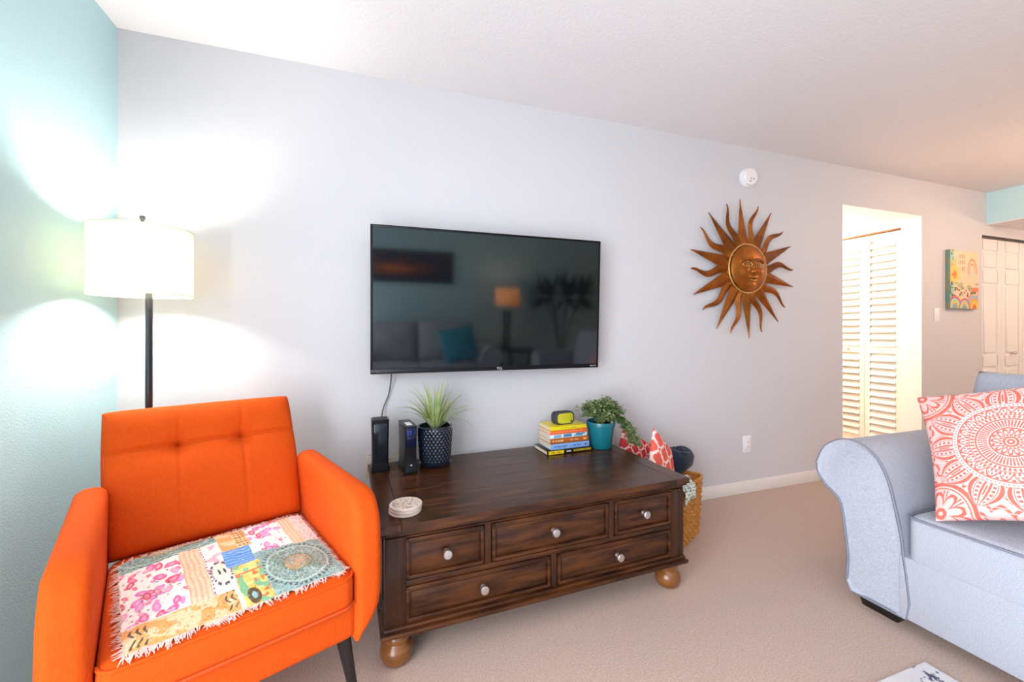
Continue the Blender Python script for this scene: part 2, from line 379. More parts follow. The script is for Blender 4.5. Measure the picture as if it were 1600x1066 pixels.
# patchwork throw on the seat ------------------------------------------------
def throw_cols(s, t):
    out = np.ones(s.shape+(3,))*np.array(lin('f3e6dc'))
    nz = vnoise(s*60, t*40, 1); nz2 = vnoise(s*110, t*75, 2); nz3 = vnoise(s*28, t*20, 5)
    def inp(a, b, c, d): return ((s >= a) & (s < b) & (t >= c) & (t < d)).astype(float)
    def floral(m, seed):
        o = np.ones(s.shape+(3,))*np.array(lin('fbf1ee'))
        r = np.random.default_rng(seed)
        for _ in range(230):
            a, b = r.random(2); w = .012+.022*r.random(); h = w*1.3; an = r.random()*3
            dx = (s-a); dy = (t-b)*.62; X = dx*np.cos(an)+dy*np.sin(an); Y = -dx*np.sin(an)+dy*np.cos(an)
            col = r.choice(['e0609f', 'd878c8', 'e2557c', 'f0a0c8', 'd94f6a', 'e58fd0'])
            dd = (X/w)**2+(Y/(w*.62))**2
            o = mixc(o, smoothstep(1.25, .85, dd), col); o = mixc(o, smoothstep(.35, .15, dd)*.6, 'f7c0d8')
        for _ in range(240):
            a, b = r.random(2); dd = ((s-a)/.006)**2+((t-b)/.008)**2
            o = mixc(o, (dd < 1)*.85, r.choice(['b5682f', '7a8f55', 'c98a4a', '4a4a4a', 'c2486a']))
        return out*(1-m[..., None])+o*m[..., None]
    def plain(m, c1, c2, n, k=1.): 
        o = np.array(lin(c1))*(1-n[..., None]*k)+np.array(lin(c2))*n[..., None]*k
        return out*(1-m[..., None])+o*m[..., None]
    def medal(m, cx, cy, w, h):
        o = np.array(lin('9fc3c4'))*(1-nz2[..., None])+np.array(lin('6f8f88'))*nz2[..., None]
        d = np.hypot((s-cx)/w, (t-cy)/h)
        o = mixc(o, smoothstep(.0, .25, .95-d)*.55*(nz > .35), '7d8d84')
        ring = (np.abs(d-.92) < .05)*(np.sin(np.arctan2((t-cy)/h, (s-cx)/w)*44) > -.1)*(nz2 > .25); o = mixc(o, ring*.85, '3d3d38'); nz4 = vnoise(s*150, t*100, 9); o = mixc(o, (nz4 > .68)*(d < .85)*.7, '56695f'); o = mixc(o, (nz4 < .2)*(d < .85)*.6, 'c4cfb8')
        o = mixc(o, (np.abs(d-.82) < .025)*.6, 'c9dcd0'); o = mixc(o, (d < .38)*(nz2 > .45)*.8, 'b98a5c'); o = mixc(o, (d < .2)*.5*(nz > .4), 'd2b38a')
        o = mixc(o, (np.abs(d-.4) < .03)*.7, '6a7a50')
        return out*(1-m[..., None])+o*m[..., None]
    out = floral(inp(0, .27, .20, .84), 3)
    out = floral(inp(.63, .84, .50, 1.0), 4)
    out = medal(inp(0, .47, .84, 1.01), .22, .99, .26, .16)
    out = medal(inp(.61, 1.01, .0, .52), .80, .26, .20, .25)
    out = plain(inp(.27, .37, .18, .86), 'f7d3b4', 'f2a98a', (np.sin(s*260) > .2)*.6+nz*.4)
    out = plain(inp(.84, .92, .5, 1.0), 'f7d3b4', 'f0b090', (np.sin(s*260) > .2)*.6+nz*.4)
    out = plain(inp(.92, 1.01, .52, 1.0), 'f6d7d2', 'c8b0b0', (nz2 > .7)*1.)
    m = inp(.37, .48, .18, .86); out = plain(m, 'f8e9e6', 'e7a0b4', (nz3 > .62)*.8)
    d = np.hypot((s-.43)/.055, (t-.40)/.15); out = mixc(out, m*(np.abs(d-.85) < .1)*(np.sin(np.arctan2(t-.4, s-.43)*20) > -.3), '4b4650'); out = mixc(out, m*(d < .7), 'ece2cf')
    for a in (.42, .445): out = mixc(out, (np.hypot((s-a)/.006, (t-.41)/.03) < 1)*1., '35323a')
    out = mixc(out, m*(np.abs(s-.375) < .004)*(np.sin(t*150) > 0), '5a4f58')
    out = plain(inp(0, .46, -.01, .19), 'f2a45e', 'f7cda6', (nz3 > .5)*.8)
    mk = inp(.02, .09, .02, .17)+inp(.40, .46, .04, .19); out = mixc(out, mk*((np.sin(s*230+np.sin(t*60)*2) > .35) & (np.abs(np.sin(t*38)) > .35)), '5c5138')
    mk = inp(.1, .4, .02, .18); out = mixc(out, mk*(nz2 > .74)*.6, 'c8743a')
    out = plain(inp(.48, .62, -.01, .42), 'f0b545', 'f5d78c', nz)
    m = inp(.48, .62, -.01, .42); out = mixc(out, m*(nz3 > .66), '7db68a'); out = mixc(out, m*(nz < .2), 'e2703a'); out = mixc(out, m*(np.hypot((s-.53)/.03, (t-.08)/.07) < 1), '5a4a2c'); out = mixc(out, m*(np.hypot((s-.53)/.012, (t-.08)/.03) < 1), '88b8c0')
    out = mixc(out, m*(np.abs(t-.32) < .008), 'd06848')
    out = plain(inp(.46, .61, .42, .66), '4f8ad0', '86b4ea', (np.sin(t*170+4*nz3) > .1)*.8)
    out = plain(inp(.47, .63, .66, 1.01), 'f0a566', 'f6cfa6', (nz3 > .55)*.8)
    m = inp(.56, .62, .68, 1.); out = mixc(out, m*((np.sin(t*120) > .1) & (np.sin(s*300) > -.3)), '8a6a40')
    gr = vnoise(s*170, t*115, 12); out = mixc(out, (gr > .8)*.35, 'a58f86'); out = mixc(out, (gr < .15)*.35, 'ffffff')
    return out
nu, nv = 330, 220
S_, T_ = np.meshgrid(np.linspace(0, 1, nu), np.linspace(0, 1, nv), indexing='ij')
FL, FR, BR, BL = (-.225, -.296), (.248, -.283), (.246, .196), (-.246, .180)
def thr(S, T):
    u = FL[0]*(1-S)*(1-T)+FR[0]*S*(1-T)+BR[0]*S*T+BL[0]*(1-S)*T; v = FL[1]*(1-S)*(1-T)+FR[1]*S*(1-T)+BR[1]*S*T+BL[1]*(1-S)*T
    u = u+.0012*np.sin(T*23); v = v+.0015*np.sin(S*31)
    return u, v, seat_z(u, v)+.0055+.0018*np.sin(S*19+T*7)*np.sin(T*13-S*5)
tw = thing('throw_blanket', 'patchwork throw with frayed fringe spread on the orange armchair seat', 'throw', CH, CR)
U, Vv, Z = thr(S_, T_)
grid('cloth', U, Vv, Z, M_attr, tw, throw_cols(S_, T_))
V = []; F = []
def strand(a, d):
    w = .0016; L = (.010+.014*random.random()); an = random.uniform(-.7, .7); dx = d[0]*math.cos(an)-d[1]*math.sin(an); dy = d[0]*math.sin(an)+d[1]*math.cos(an)
    b = (a[0]+dx*L, a[1]+dy*L); k = len(V); px, py = -dy*w, dx*w
    za, zb2 = float(seat_z(*a))+.0065, float(seat_z(*b))+.004+.006*random.random()
    if b[1] < -.270: zb2 = za-.002-max(0, -.300-b[1])*.5
    V.extend([(a[0]+px, a[1]+py, za), (a[0]-px, a[1]-py, za), (b[0]-px*.4, b[1]-py*.4, zb2), (b[0]+px*.4, b[1]+py*.4, zb2)]); F.append((k, k+1, k+2, k+3))
for k in range(260):
    q = random.random(); a = thr(q, 0.); strand((float(a[0]), float(a[1])+.002), (0, -1))
for k in range(170):
    q = random.random(); a = thr(0., q); strand((float(a[0])+.002, float(a[1])), (-1, 0)); a = thr(1., q); strand((float(a[0])-.002, float(a[1])), (.9, .1))
for k in range(200):
    q = random.random(); a = thr(q, 1.); strand((float(a[0]), float(a[1])-.002), (0, 1))
fr_ = mesh('fringe', V, F, mat('fringe_cotton', (.78, .62, .54), .95, col2=(.62, .42, .38), nscale=40), tw, 0); fr_['kind'] = 'stuff'

# ------------------------------------------------------------------ floor lamp
LP = (.222, -.283)
fl = thing('floor_lamp', 'lit floor lamp with cream drum shade and dark pole behind the armchair', 'floor lamp', (*LP, 0))
lathe('base', [(.001, 0), (.125, 0), (.125, .012), (.12, .018), (.02, .024), (.012, .035), (.001, .035)], M_metal_dark, fl, 40)
lathe('pole', [(.001, .03), (.0115, .03), (.0115, 1.30), (.001, 1.30)], M_metal_dark, fl, 20)
sh_m = bpy.data.materials.new('lit_linen_shade'); sh_m.use_nodes = True
nt = sh_m.node_tree; b = nt.nodes['Principled BSDF']; b.inputs['Base Color'].default_value = (.88, .83, .70, 1); b.inputs['Roughness'].default_value = .9
tr = nt.nodes.new('ShaderNodeBsdfTranslucent'); tr.inputs[0].default_value = (.92, .86, .70, 1)
mx = nt.nodes.new('ShaderNodeMixShader'); mx.inputs[0].default_value = .5
nt.links.new(b.outputs[0], mx.inputs[1]); nt.links.new(tr.outputs[0], mx.inputs[2]); nt.links.new(mx.outputs[0], nt.nodes['Material Output'].inputs[0])
R0, Z0, Z1 = .155, 1.275, 1.528
sg = 64
secs = [[(r*math.cos(2*pi*k/sg), r*math.sin(2*pi*k/sg), z) for k in range(sg)] for r, z in ((R0, Z0), (R0, Z1), (R0-.0015, Z1), (R0-.0015, Z0), (R0, Z0))]
shade = lofted('lamp_shade', secs, sh_m, fl, 60, cap=False); shade.location = (-.020, 0, 0)
for z in (Z0+.002, Z1-.002):
    tube('rim', [(R0*1.004*math.cos(2*pi*k/48), R0*1.004*math.sin(2*pi*k/48), z) for k in range(49)], .0022, M_shade, shade, 6)
tubes('spider', [[(0, 0, Z1-.012), (R0*math.cos(a), R0*math.sin(a), Z1-.006)] for a in (0, 2.09, 4.19)], .002, M_steel, fl).location = (-.020, 0, 0)
tubes('harp', [smoothpath([(.008, 0, 1.30), (.05, 0, 1.36), (.05, 0, 1.46), (-.010, 0, Z1-.012)]), smoothpath([(-.008, 0, 1.30), (-.05, 0, 1.36), (-.06, 0, 1.46), (-.028, 0, Z1-.012)])], .002, M_steel, fl)
lathe('finial', [(.001, Z1-.014), (.016, Z1-.014), (.016, Z1-.008), (.005, Z1-.006), (.005, Z1+.035), (.009, Z1+.042), (.009, Z1+.05), (.001, Z1+.054)], M_metal_dark, fl, 14).location = (-.020, 0, 0)
tube('pull_hook', smoothpath([(.006, 0, Z1+.045), (.018, 0, Z1+.032), (.022, 0, Z1+.01), (.03, 0, Z1-.005)]), .0018, M_steel, fl, 6).location = (-.020, 0, 0)
M_bulb = mat('lit_bulb', (1, .9, .75), .5, emit=(1, .86, .66), estr=30)
bulb = lathe('bulb', [(.001, 1.365), (.014, 1.37), (.028, 1.40), (.03, 1.42), (.02, 1.45), (.001, 1.462)], M_bulb, fl, 16)
l = light('floor_lamp_light', 'POINT', (LP[0], LP[1], 1.40), 34, (1, .95, .87), shadow_soft_size=.06)

# ------------------------------------------------------------------ television
tvm = thing('television', 'black flat screen television mounted on the grey wall', 'television', (1.643, -.143, 1.292))
tvm.rotation_euler = (.041, 0, -.014)
w, h = 1.238, .718
box('housing', (-w/2, w/2, -.004, .028, -h/2, h/2), M_bezel, tvm, bev=.004)
box('back_cover', (-w*.36, w*.36, .026, .06, -h*.42, h*.12), M_black, tvm, bev=.01)
boxes('bezel', [(-w/2, w/2, -.008, -.003, h/2-.011, h/2), (-w/2, w/2, -.009, -.003, -h/2, -h/2+.022), (-w/2, -w/2+.011, -.008, -.003, -h/2, h/2), (w/2-.011, w/2, -.008, -.003, -h/2, h/2)], M_bezel, tvm, bev=.0015)
box('screen', (-w/2+.010, w/2-.010, -.0052, -.0035, -h/2+.021, h/2-.010), M_screen, tvm)
M_logo = mat('logo_print', (.75, .77, .8), .4)
text('brand_logo', 'TCL', .017, M_logo, tvm, (.028, -.0094, -h/2+.011), (pi/2, 0, 0))
text('brand_logo', 'Roku TV', .010, M_logo, tvm, (w/2-.035, -.0094, -h/2+.011), (pi/2, 0, 0))
box('indicator_bar', (-.004, .06, -.010, -.008, -h/2-.004, -h/2+.001), M_steel, tvm)
boxes('wall_mount', [(-.22, .22, .058, .075, -.16, .12), (-.30, -.26, .058, .11, -.2, .15), (.26, .30, .058, .11, -.2, .15), (-.32, .32, .095, .112, -.05, .05)], M_metal_dark, tvm)
pc = smoothpath([(1.125, -.08, .955), (1.125, -.045, .90), (1.115, -.02, .82), (1.085, -.03, .74), (1.08, -.06, .66), (1.09, -.05, .58), (1.10, -.035, .50), (1.10, -.03, .42)], 6)
tag(tube('power_cord', pc, .0035, mat('grey_cable', (.10, .10, .11), .5)), 'thin grey cord hanging below the television', 'cord')

# ------------------------------------------------------------------ wooden chest under the television
ST = (1.684, -.431, 0); SR = .0395; TZ = .494
cs = thing('storage_chest', 'dark brown wooden storage chest with five drawers and bun feet', 'chest', ST, SR)
hw_, hd = .657, .357
top = boxes('top', [(-hw_+.008, hw_-.008, -hd+.008, hd-.008, .458, .470), (-hw_+.02, hw_-.02, -hd+.02, hd-.02, .446, .459)], M_wood, cs, bev=.003)
ew = .075; zt0 = .469
pl = [(-hw_, -hw_+ew-.0012, -hd, hd), (hw_-ew+.0012, hw_, -hd, hd), (-hw_+ew, hw_-ew, -hd, -hd+.095)]
ys = np.linspace(-hd+.0965, hd, 6)
pl += [(-hw_+ew, hw_-ew, ys[i], ys[i+1]-.0006) for i in range(5)]
for i, (a, b_, c_, d_) in enumerate(pl):
    o = box('plank', (a, b_, c_, d_, zt0, TZ-(.0006 if i > 2 else 0)), M_wood_v if i < 2 else M_wood, top, bev=.0009, seg=1)
    if i < 2: o.data.materials[0] = mat('chest_wood_end', (.026, .008, .003), .27, spec=.32, col2=(.11, .034, .008), nscale=5, stretch=(7, 1, 7), detail=6, contrast=(.38, .75))
yf = -.340
body = boxes('body', [(-.632, .632, yf+.02, .335, .14, .447)], M_wood_v, cs)
for e in ((-.637, -.630, -.25, .25, .19, .42), (.630, .637, -.25, .25, .19, .42)): box('side_panel', e, M_wood_v, cs, bev=.003)
for s in (-1, 1):
    box('corner_post', (s*.600-.035, s*.600+.035, yf-.004, yf+.04, .15, .447), M_wood_v, cs, bev=.003)
    box('corner_post', (s*.600-.035, s*.600+.035, .30, .338, .15, .447), M_wood_v, cs, bev=.003)
for e in ((-.57, .57, yf-.001, yf+.03, .441, .447), (-.57, .57, yf-.001, yf+.03, .277, .296), (-.57, .57, yf-.001, yf+.03, .146, .152)): box('rail', e, M_wood, cs, bev=.002)
for e in ((-.286, -.262, yf-.002, yf+.03, .294, .442), (.246, .270, yf-.002, yf+.03, .294, .442), (-.018, .006, yf-.002, yf+.03, .15, .279)): box('divider', e, M_wood_v, cs, bev=.003)
boxes('base_moulding', [(-.650, .650, yf-.022, .345, .118, .136), (-.641, .641, yf-.012, .34, .135, .151)], M_wood, cs, bev=.007)
knob_me = None
for (x0, x1, z0, z1) in ((-.567, -.289, .300, .440), (-.259, .243, .300, .440), (.273, .565, .300, .440), (-.567, -.021, .155, .276), (.009, .565, .155, .276)):
    dr = box('drawer', (x0, x1, yf+.002, yf+.02, z0, z1), M_wood, cs, bev=.002)
    f_ = .014
    boxes('drawer_bead', [(x0, x1, yf-.006, yf+.004, z1-f_, z1), (x0, x1, yf-.006, yf+.004, z0, z0+f_), (x0, x0+f_, yf-.006, yf+.004, z0, z1), (x1-f_, x1, yf-.006, yf+.004, z0, z1)], M_wood, dr, bev=.004)
    box('drawer_panel', (x0+f_+.006, x1-f_-.006, yf-.001, yf+.004, z0+f_+.006, z1-f_-.006), M_wood, dr, bev=.002)
    kn = lathe('knob', [(.001, 0), (.010, 0), (.008, .004), (.006, .012), (.013, .017), (.0165, .021), (.0165, .026), (.014, .029), (.001, .030)], M_knob, dr, 24)
    kn.rotation_euler = (pi/2, 0, 0); kn.location = ((x0+x1)/2, yf-.001, (z0+z1)/2)
for sx in (-1, 1):
    for sy in (-1, 1):
        lathe('bun_foot', [(.001, 0), (.034, 0), (.047, .010), (.056, .030), (.056, .048), (.049, .066), (.041, .073), (.039, .077), (.043, .084), (.043, .092), (.036, .100), (.034, .119), (.001, .119)], M_bun, cs, 32, (sx*.592, sy*.285-.008, 0))

def on_chest(u, v): c_, s_2 = math.cos(SR), math.sin(SR); return (ST[0]+u*c_-v*s_2, ST[1]+u*s_2+v*c_)
# modem and router
md = thing('modem', 'slim black modem tower at the back corner of the wooden chest', 'modem', (1.066, -.195, TZ), .05)
lofted('body', [rrect(hx, hy, .010, 4, 0, 0, z) for hx, hy, z in ((.041, .045, 0), (.041, .045, .018), (.036, .041, .034), (.036, .041, .12), (.038, .043, .225), (.039, .044, .236), (.036, .041, .239))], M_black, md)
box('front_panel', (-.029, .029, -.046, -.038, .045, .222), mat('gloss_black', (.012, .016, .024), .12), md, bev=.003)
box('top_grille', (-.030, .030, -.035, .035, .2385, .2405), M_rubber, md, bev=.001)
rt = thing('router', 'black router standing beside the navy plant pot', 'router', (1.190, -.215, TZ), .12)
lofted('body', [rrect(hx, hy, .006, 4, 0, 0, z) for hx, hy, z in ((.030, .085, 0), (.030, .085, .01), (.026, .080, .02), (.025, .078, .10), (.027, .080, .20), (.028, .081, .210), (.026, .079, .213))], M_black, rt)
box('front_panel', (-.022, .022, -.0835, -.078, .12, .205), mat('blue_black_gloss', (.006, .010, .05), .1), rt, bev=.002)
box('top_label', (-.014, .012, -.055, .01, .2125, .2136), M_white, rt)
M_led = mat('led_blue', (.05, .08, .6), .4, emit=(.08, .12, .9), estr=.6)
for k in range(4): box('indicator_light', (-.018+.012*(k % 2), -.012+.012*(k % 2), -.0842, -.083, .187-.010*(k//2), .190-.010*(k//2)), M_led, rt)
em = lathe('emblem', [(.001, 0), (.004, 0), (.004, .001), (.001, .001)], M_white, rt, 12); em.location = (0, -.079, .035); em.rotation_euler = (pi/2, 0, 0)
yc = smoothpath([(1.026, -.04, .52), (1.015, -.10, .535), (1.012, -.13, .50), (1.008, -.135, .44)], 6)
tag(tube('network_cable', yc, .0025, mat('yellow_cable', (.62, .45, .12), .5)), 'yellow network cable dangling off the chest behind the modem', 'cable')
yc = smoothpath([(1.11, -.165, .53), (1.125, -.13, .515), (1.14, -.10, .53), (1.155, -.11, .55)], 6)
tag(tube('network_cable', yc, .0025, bpy.data.materials['yellow_cable']), 'short yellow network cable looping between modem and router', 'cable')

# spider plant in dimpled navy pot -----------------------------------------
sp = thing('spider_plant', 'spider plant in a dimpled navy pot on the chest', 'potted plant', (1.322, -.205, TZ))
nu, nv = 192, 54
A, Zg = np.meshgrid(np.linspace(0, 2*pi, nu), np.linspace(0, 1, nv), indexing='ij')
Rr = .068+.014*Zg**.7; kx = 26; kz = 13
da = (A*kx/pi + np.floor(Zg*kz*2)*0.) ; 
pat = np.abs(np.sin(A*kx/2+Zg*kz*pi/2))*np.abs(np.sin(A*kx/2-Zg*kz*pi/2)); band = smoothstep(.05, .10, Zg)*smoothstep(.97, .90, Zg)
Rr = Rr+.0045*pat*band
grid('pot', Rr*np.cos(A), Rr*np.sin(A), .012+.178*Zg, M_potnavy, sp, smooth=30)
lathe('rim', [(.081, .184), (.084, .186), (.084, .191), (.080, .192), (.076, .188), (.074, .150)], M_potnavy, sp, 48, cap=False)
lathe('saucer', [(.001, .0), (.066, .0), (.078, .012), (.080, .016), (.077, .016), (.064, .008), (.001, .008)], M_potnavy, sp, 48)
lathe('soil', [(.001, .150), (.0755, .150), (.0755, .166), (.04, .172), (.001, .174)], M_soil, sp, 24)
def blade(L, a, lean, w, droop, m):
    n = 12; V = []; F = []; x = 0; z = 0; ang = lean
    for k in range(n+1):
        t = k/n; ww = w*(1-t)**.7*(.45+.55*min(1, t*5)); 
        V += [(x, -ww, z+ww*.45), (x, 0, z), (x, ww, z+ww*.45)]
        x += L/n*math.sin(ang); z += L/n*math.cos(ang); ang += droop/n*(.4+1.6*t)
    for k in range(n):
        for j in (0, 1): F.append((k*3+j, k*3+j+1, k*3+j+4, k*3+j+3))
    o = mesh('leaf', V, F, m, sp, 80); o.rotation_euler = (0, 0, a); return o
random.seed(11)
for k in range(58):
    a = k*2.39996+random.uniform(-.2, .2); f = (k+1)/58
    lean = .08+.85*f*random.uniform(.6, 1.15); L = random.uniform(.20, .285)*(1.0-.08*f); droop = random.uniform(.3, 1.1)*(.5+f*1.2)
    if math.cos(a-pi/2) > .55 and lean > .55: lean *= .6; L *= .7   # the wall is behind
    o = blade(L, a, lean, random.uniform(.0055, .0090), droop, M_leaf_y if k == 37 else M_leaf)
    o.location = (.012*math.cos(a), .012*math.sin(a), .168)

# books --------------------------------------------------------------------
def book(name, label, cx, cy, z, L, D, T, rz, cols, marks=()):
    """spine towards the front (-y); L along x, D depth, T thickness"""
    b_ = thing(name, label, 'book', (cx, cy, z), rz, 'books stacked beside the teal pot')
    mc = mat('cover_'+cols[0], cols[0], .35); c_ = .0022
    boxes('cover', [(-L/2, L/2, -D/2, D/2, 0, c_), (-L/2, L/2, -D/2, D/2, T-c_, T), (-L/2, L/2, -D/2, -D/2+c_*1.5, 0, T)], mc, b_, bev=.0007)
    box('pages', (-L/2+.003, L/2-.003, -D/2+c_, D/2-.003, c_, T-c_), M_page, b_)
    for (x0, x1, z0, z1, col) in marks:
        box('spine_print', (-L/2+x0*L, -L/2+x1*L, -D/2-.0005, -D/2+.001, T*z0, T*z1), mat('print_'+col, col, .4), b_)
    return b_
def glyphs(x0, x1, n, z0, z1, col, seed):
    r = random.Random(seed); out = []; st = (x1-x0)/n
    for i in range(n):
        if r.random() < .14: continue
        out.append((x0+i*st, x0+i*st+st*r.uniform(.4, .75), z0+r.uniform(0, .08), z1-r.uniform(0, .08), col))
    return out
bx, by = 2.028, -.172
book('book', 'black and yellow paperback at the bottom of the book stack', bx-.004, by-.002, TZ, .272, .158, .022, .05, ('14120f',),
     [(.03, .36, .12, .92, 'e8c81e'), (.58, .97, .3, .75, 'c9a91c'), (.42, .52, .35, .65, 'd8d4c4')]+glyphs(.06, .33, 7, .3, .7, '2a2410', 1)+glyphs(.6, .95, 12, .35, .7, '1a1812', 2))
book('book', 'light blue book second from the bottom of the stack', bx+.004, by+.004, TZ+.022, .232, .150, .031, .04, ('7fa6dc',),
     glyphs(.08, .42, 11, .3, .68, '3a5e9a', 3)+glyphs(.52, .78, 8, .3, .66, '3a5e9a', 4)+glyphs(.88, .94, 1, .3, .7, '2c4f86', 5))
book('book', 'orange brown book with pale lettering in the middle of the stack', bx+.000, by+.004, TZ+.053, .230, .146, .027, .045, ('b25f16',),
     glyphs(.06, .34, 8, .34, .66, 'ecd9b0', 6)+glyphs(.52, .74, 6, .34, .66, 'ecd9b0', 7)+[(.86, .95, .3, .7, 'd9a25a')])
book('book', 'white and blue picture spined book in the upper stack', bx-.004, by+.002, TZ+.080, .222, .140, .021, .035, ('dfe6ea',),
     [(.10, .30, .15, .85, '79aacb'), (.36, .58, .2, .9, '3f7fae'), (.64, .88, .15, .6, '5b9bc4'), (.7, .95, .6, .88, '2e5f86')])
book('book', 'coral orange book second from the top of the stack', bx-.002, by+.004, TZ+.101, .226, .142, .020, .05, ('ef6a35',), glyphs(.08, .88, 26, .42, .62, 'f4b08a', 8))
book('book', 'yellow book on top of the stack under the speaker', bx-.004, by+.003, TZ+.121, .220, .140, .022, .04, ('e3cf1e',), glyphs(.3, .7, 9, .35, .65, 'a89a1a', 9)).children[0].data.materials[0].name
# portable speaker
spk = thing('speaker', 'small portable speaker with lime grille on top of the books', 'speaker', (bx-.010, by-.012, TZ+.1432), .12)
def rr_xz(hx, hz, r, y, n=6): return [(p[0], y, p[1]+hz) for p in rrect(hx, hz, r, n)]
lofted('body', [rr_xz(hx, hz, .022, y) for hx, hz, y in ((.054, .0285, -.027), (.060, .033, -.022), (.061, .0335, -.01), (.061, .0335, .01), (.060, .033, .022), (.054, .0285, .027))], M_rubber, spk).location = (0, 0, .0003)
lofted('grille', [[(p[0], p[1], p[2]+.0335-.0265) for p in rr_xz(hx, .0265-q, .018, y)] for hx, q, y in ((.049, 0, -.024), (.049, 0, -.029), (.046, .003, -.031))], M_lime, spk)
box('logo', (.030, .040, -.0316, -.0305, .012, .022), M_rubber, spk, bev=.002)
# trailing plant in teal pot -------------------------------------------------
tp = thing('trailing_plant', 'bushy trailing plant with small leaves in a teal pot', 'potted plant', (2.243, -.205, TZ))
lathe('pot', [(.001, 0), (.056, 0), (.060, .004), (.073, .118), (.077, .120), (.080, .142), (.078, .146), (.073, .144), (.070, .118), (.001, .118)], M_potteal, tp, 48)
lathe('soil', [(.001, .117), (.0705, .117), (.071, .128), (.03, .134), (.001, .135)], M_soil, tp, 24)
random.seed(5); paths = []
for k in range(74):
    a = random.uniform(0, 2*pi); rad = random.uniform(.03, .135); hgt = random.uniform(.04, .12)*(1.15-rad*3)
    ca, sa = math.cos(a), math.sin(a)
    rad2 = rad*(.8 if sa > .3 else 1)
    paths.append(smoothpath([(.02*ca, .02*sa, .13), (.3*rad2*ca+.01, .3*rad2*sa, .16+hgt*.7), (.7*rad2*ca, .7*rad2*sa, .15+hgt), (rad2*ca, rad2*sa, .145+hgt*.75)], 4))
for k in range(11):   # trailing over the right edge
    j = random.uniform(-.035, .035); e = random.uniform(.6, 1.05)
    paths.append(smoothpath([(.04, j, .14), (.085, j-.01, .165), (.085+.06*e, j*1.3-.02, .125), (.085+.09*e, j*1.4-.03, .07+.02*random.random()), (.10+.105*e, j*1.4-.04, .07-.065*e)], 5))
tubes('stem', paths, .0013, M_stem, tp, 5)
V = []; F = []
for p in paths:
    for q in p[2:]:
        for r_ in range(7):
            c = Vector(q)+Vector((random.uniform(-.016, .016), random.uniform(-.016, .016), random.uniform(-.010, .014)))
            if c.z < .035 and c.x < .135: continue
            a = random.uniform(0, 2*pi); L = random.uniform(.012, .021); d = Vector((math.cos(a), math.sin(a), random.uniform(-.5, .6))).normalized()
            sd = d.cross(Vector((random.uniform(-.4, .4), random.uniform(-.4, .4), 1))).normalized()*L*.36; up = sd.cross(d).normalized()*L*.12
            k = len(V); V += [tuple(c), tuple(c+d*L*.45+sd+up), tuple(c+d*L), tuple(c+d*L*.45-sd+up), tuple(c+d*L*.5)]; F += [(k, k+1, k+4), (k+1, k+2, k+4), (k+2, k+3, k+4), (k+3, k, k+4)]
fo = mesh('foliage', V, F, M_ivy, tp, 0); fo['kind'] = 'stuff'
# coasters -------------------------------------------------------------------
def coast_cols(A, R):
    x, y = R*np.cos(A), R*np.sin(A); o = np.ones(A.shape+(3,))*np.array(lin('e4d3c6'))
    o = mixc(o, (vnoise(x*9+20, y*9+20, 3) > .62)*.7, '8d8a96'); o = mixc(o, (vnoise(x*14+9, y*14+9, 4) > .74)*.8, '55525e'); o = mixc(o, (vnoise(x*7+3, y*7+5, 6) > .7)*.5, 'e8b9a0')
    return mixc(o, (R > .93)*1., 'e8d8cc')
M_coast = mat('stone_coaster', (.76, .64, .56), .6, col2=(.66, .54, .48), nscale=30)
for k in range(3):
    c_ = thing('coaster', ['printed round stone coaster at the bottom of the coaster stack', 'round stone coaster in the middle of the coaster stack', 'printed round stone coaster on top of the coaster stack'][k], 'coaster', (1.137+.001*k, -.703-.0008*k, TZ+.0105*k), .4*k, 'coasters on the chest corner')
    lathe('disc', [(.001, 0), (.055, 0), (.0575, .0025), (.0575, .0075), (.055, .0098), (.001, .0098)], M_coast, c_, 40)
    if k == 2:
        A, Rg = np.meshgrid(np.linspace(0, 2*pi, 73), np.linspace(0.001, 1, 30), indexing='ij')
        grid('print', .0548*Rg*np.cos(A), .0548*Rg*np.sin(A), .0101+0*A, M_attr_gloss, c_, coast_cols(A, Rg))

# ------------------------------------------------------------------ basket with cushions and blankets
BK = (2.607, -.302); BA = .49
bs = thing('basket', 'woven water hyacinth basket on the carpet beside the chest', 'basket', (*BK, 0), BA)
nu, nv = 340, 92
per = rrect(1, 1, .22, 12); 
def ring(z, hx, hy, off):
    base = rrect(hx, hy, .05, 18); P = np.array(base)[:, :2]; P = np.vstack([P, P[:1]])
    L = np.concatenate([[0], np.cumsum(np.hypot(*np.diff(P, axis=0).T))]); t = np.linspace(0, L[-1], nu)
    x = np.interp(t, L, P[:, 0]); y = np.interp(t, L, P[:, 1]); return x, y, t
X = np.zeros((nu, nv)); Y = X.copy(); Zq = X.copy()
for j in range(nv):
    zz = j/(nv-1); hx, hy = .172-.014*(1-zz), .150-.014*(1-zz)
    x, y, t = ring(0, hx, hy, 0); rim = .318
    row = np.floor(zz*13); ph = (row % 2)*.5
    wv = np.abs(np.sin(pi*(t/.044+ph)))**.8*np.abs(np.sin(pi*zz*13))**.7
    nrm = np.hypot(x, y); k = 1+(.020*wv-.010)/nrm
    X[:, j] = x*k; Y[:, j] = y*k; Zq[:, j] = rim*zz
grid('weave', X, Y, Zq, M_basket, bs, smooth=70)
lofted('inner_wall', [rrect(.152, .130, .04, 5, 0, 0, .02), rrect(.164, .142, .04, 5, 0, 0, .312)], M_basket, bs, cap=False)
rp = [(p[0], p[1], .318+.004*math.sin(i*1.9)) for i, p in enumerate(rrect(.170, .148, .05, 14))]; tube('rim', rp+rp[:1], .0085, M_basket, bs, 8)
box('bottom', (-.15, .15, -.128, .128, .004, .02), M_basket, bs)
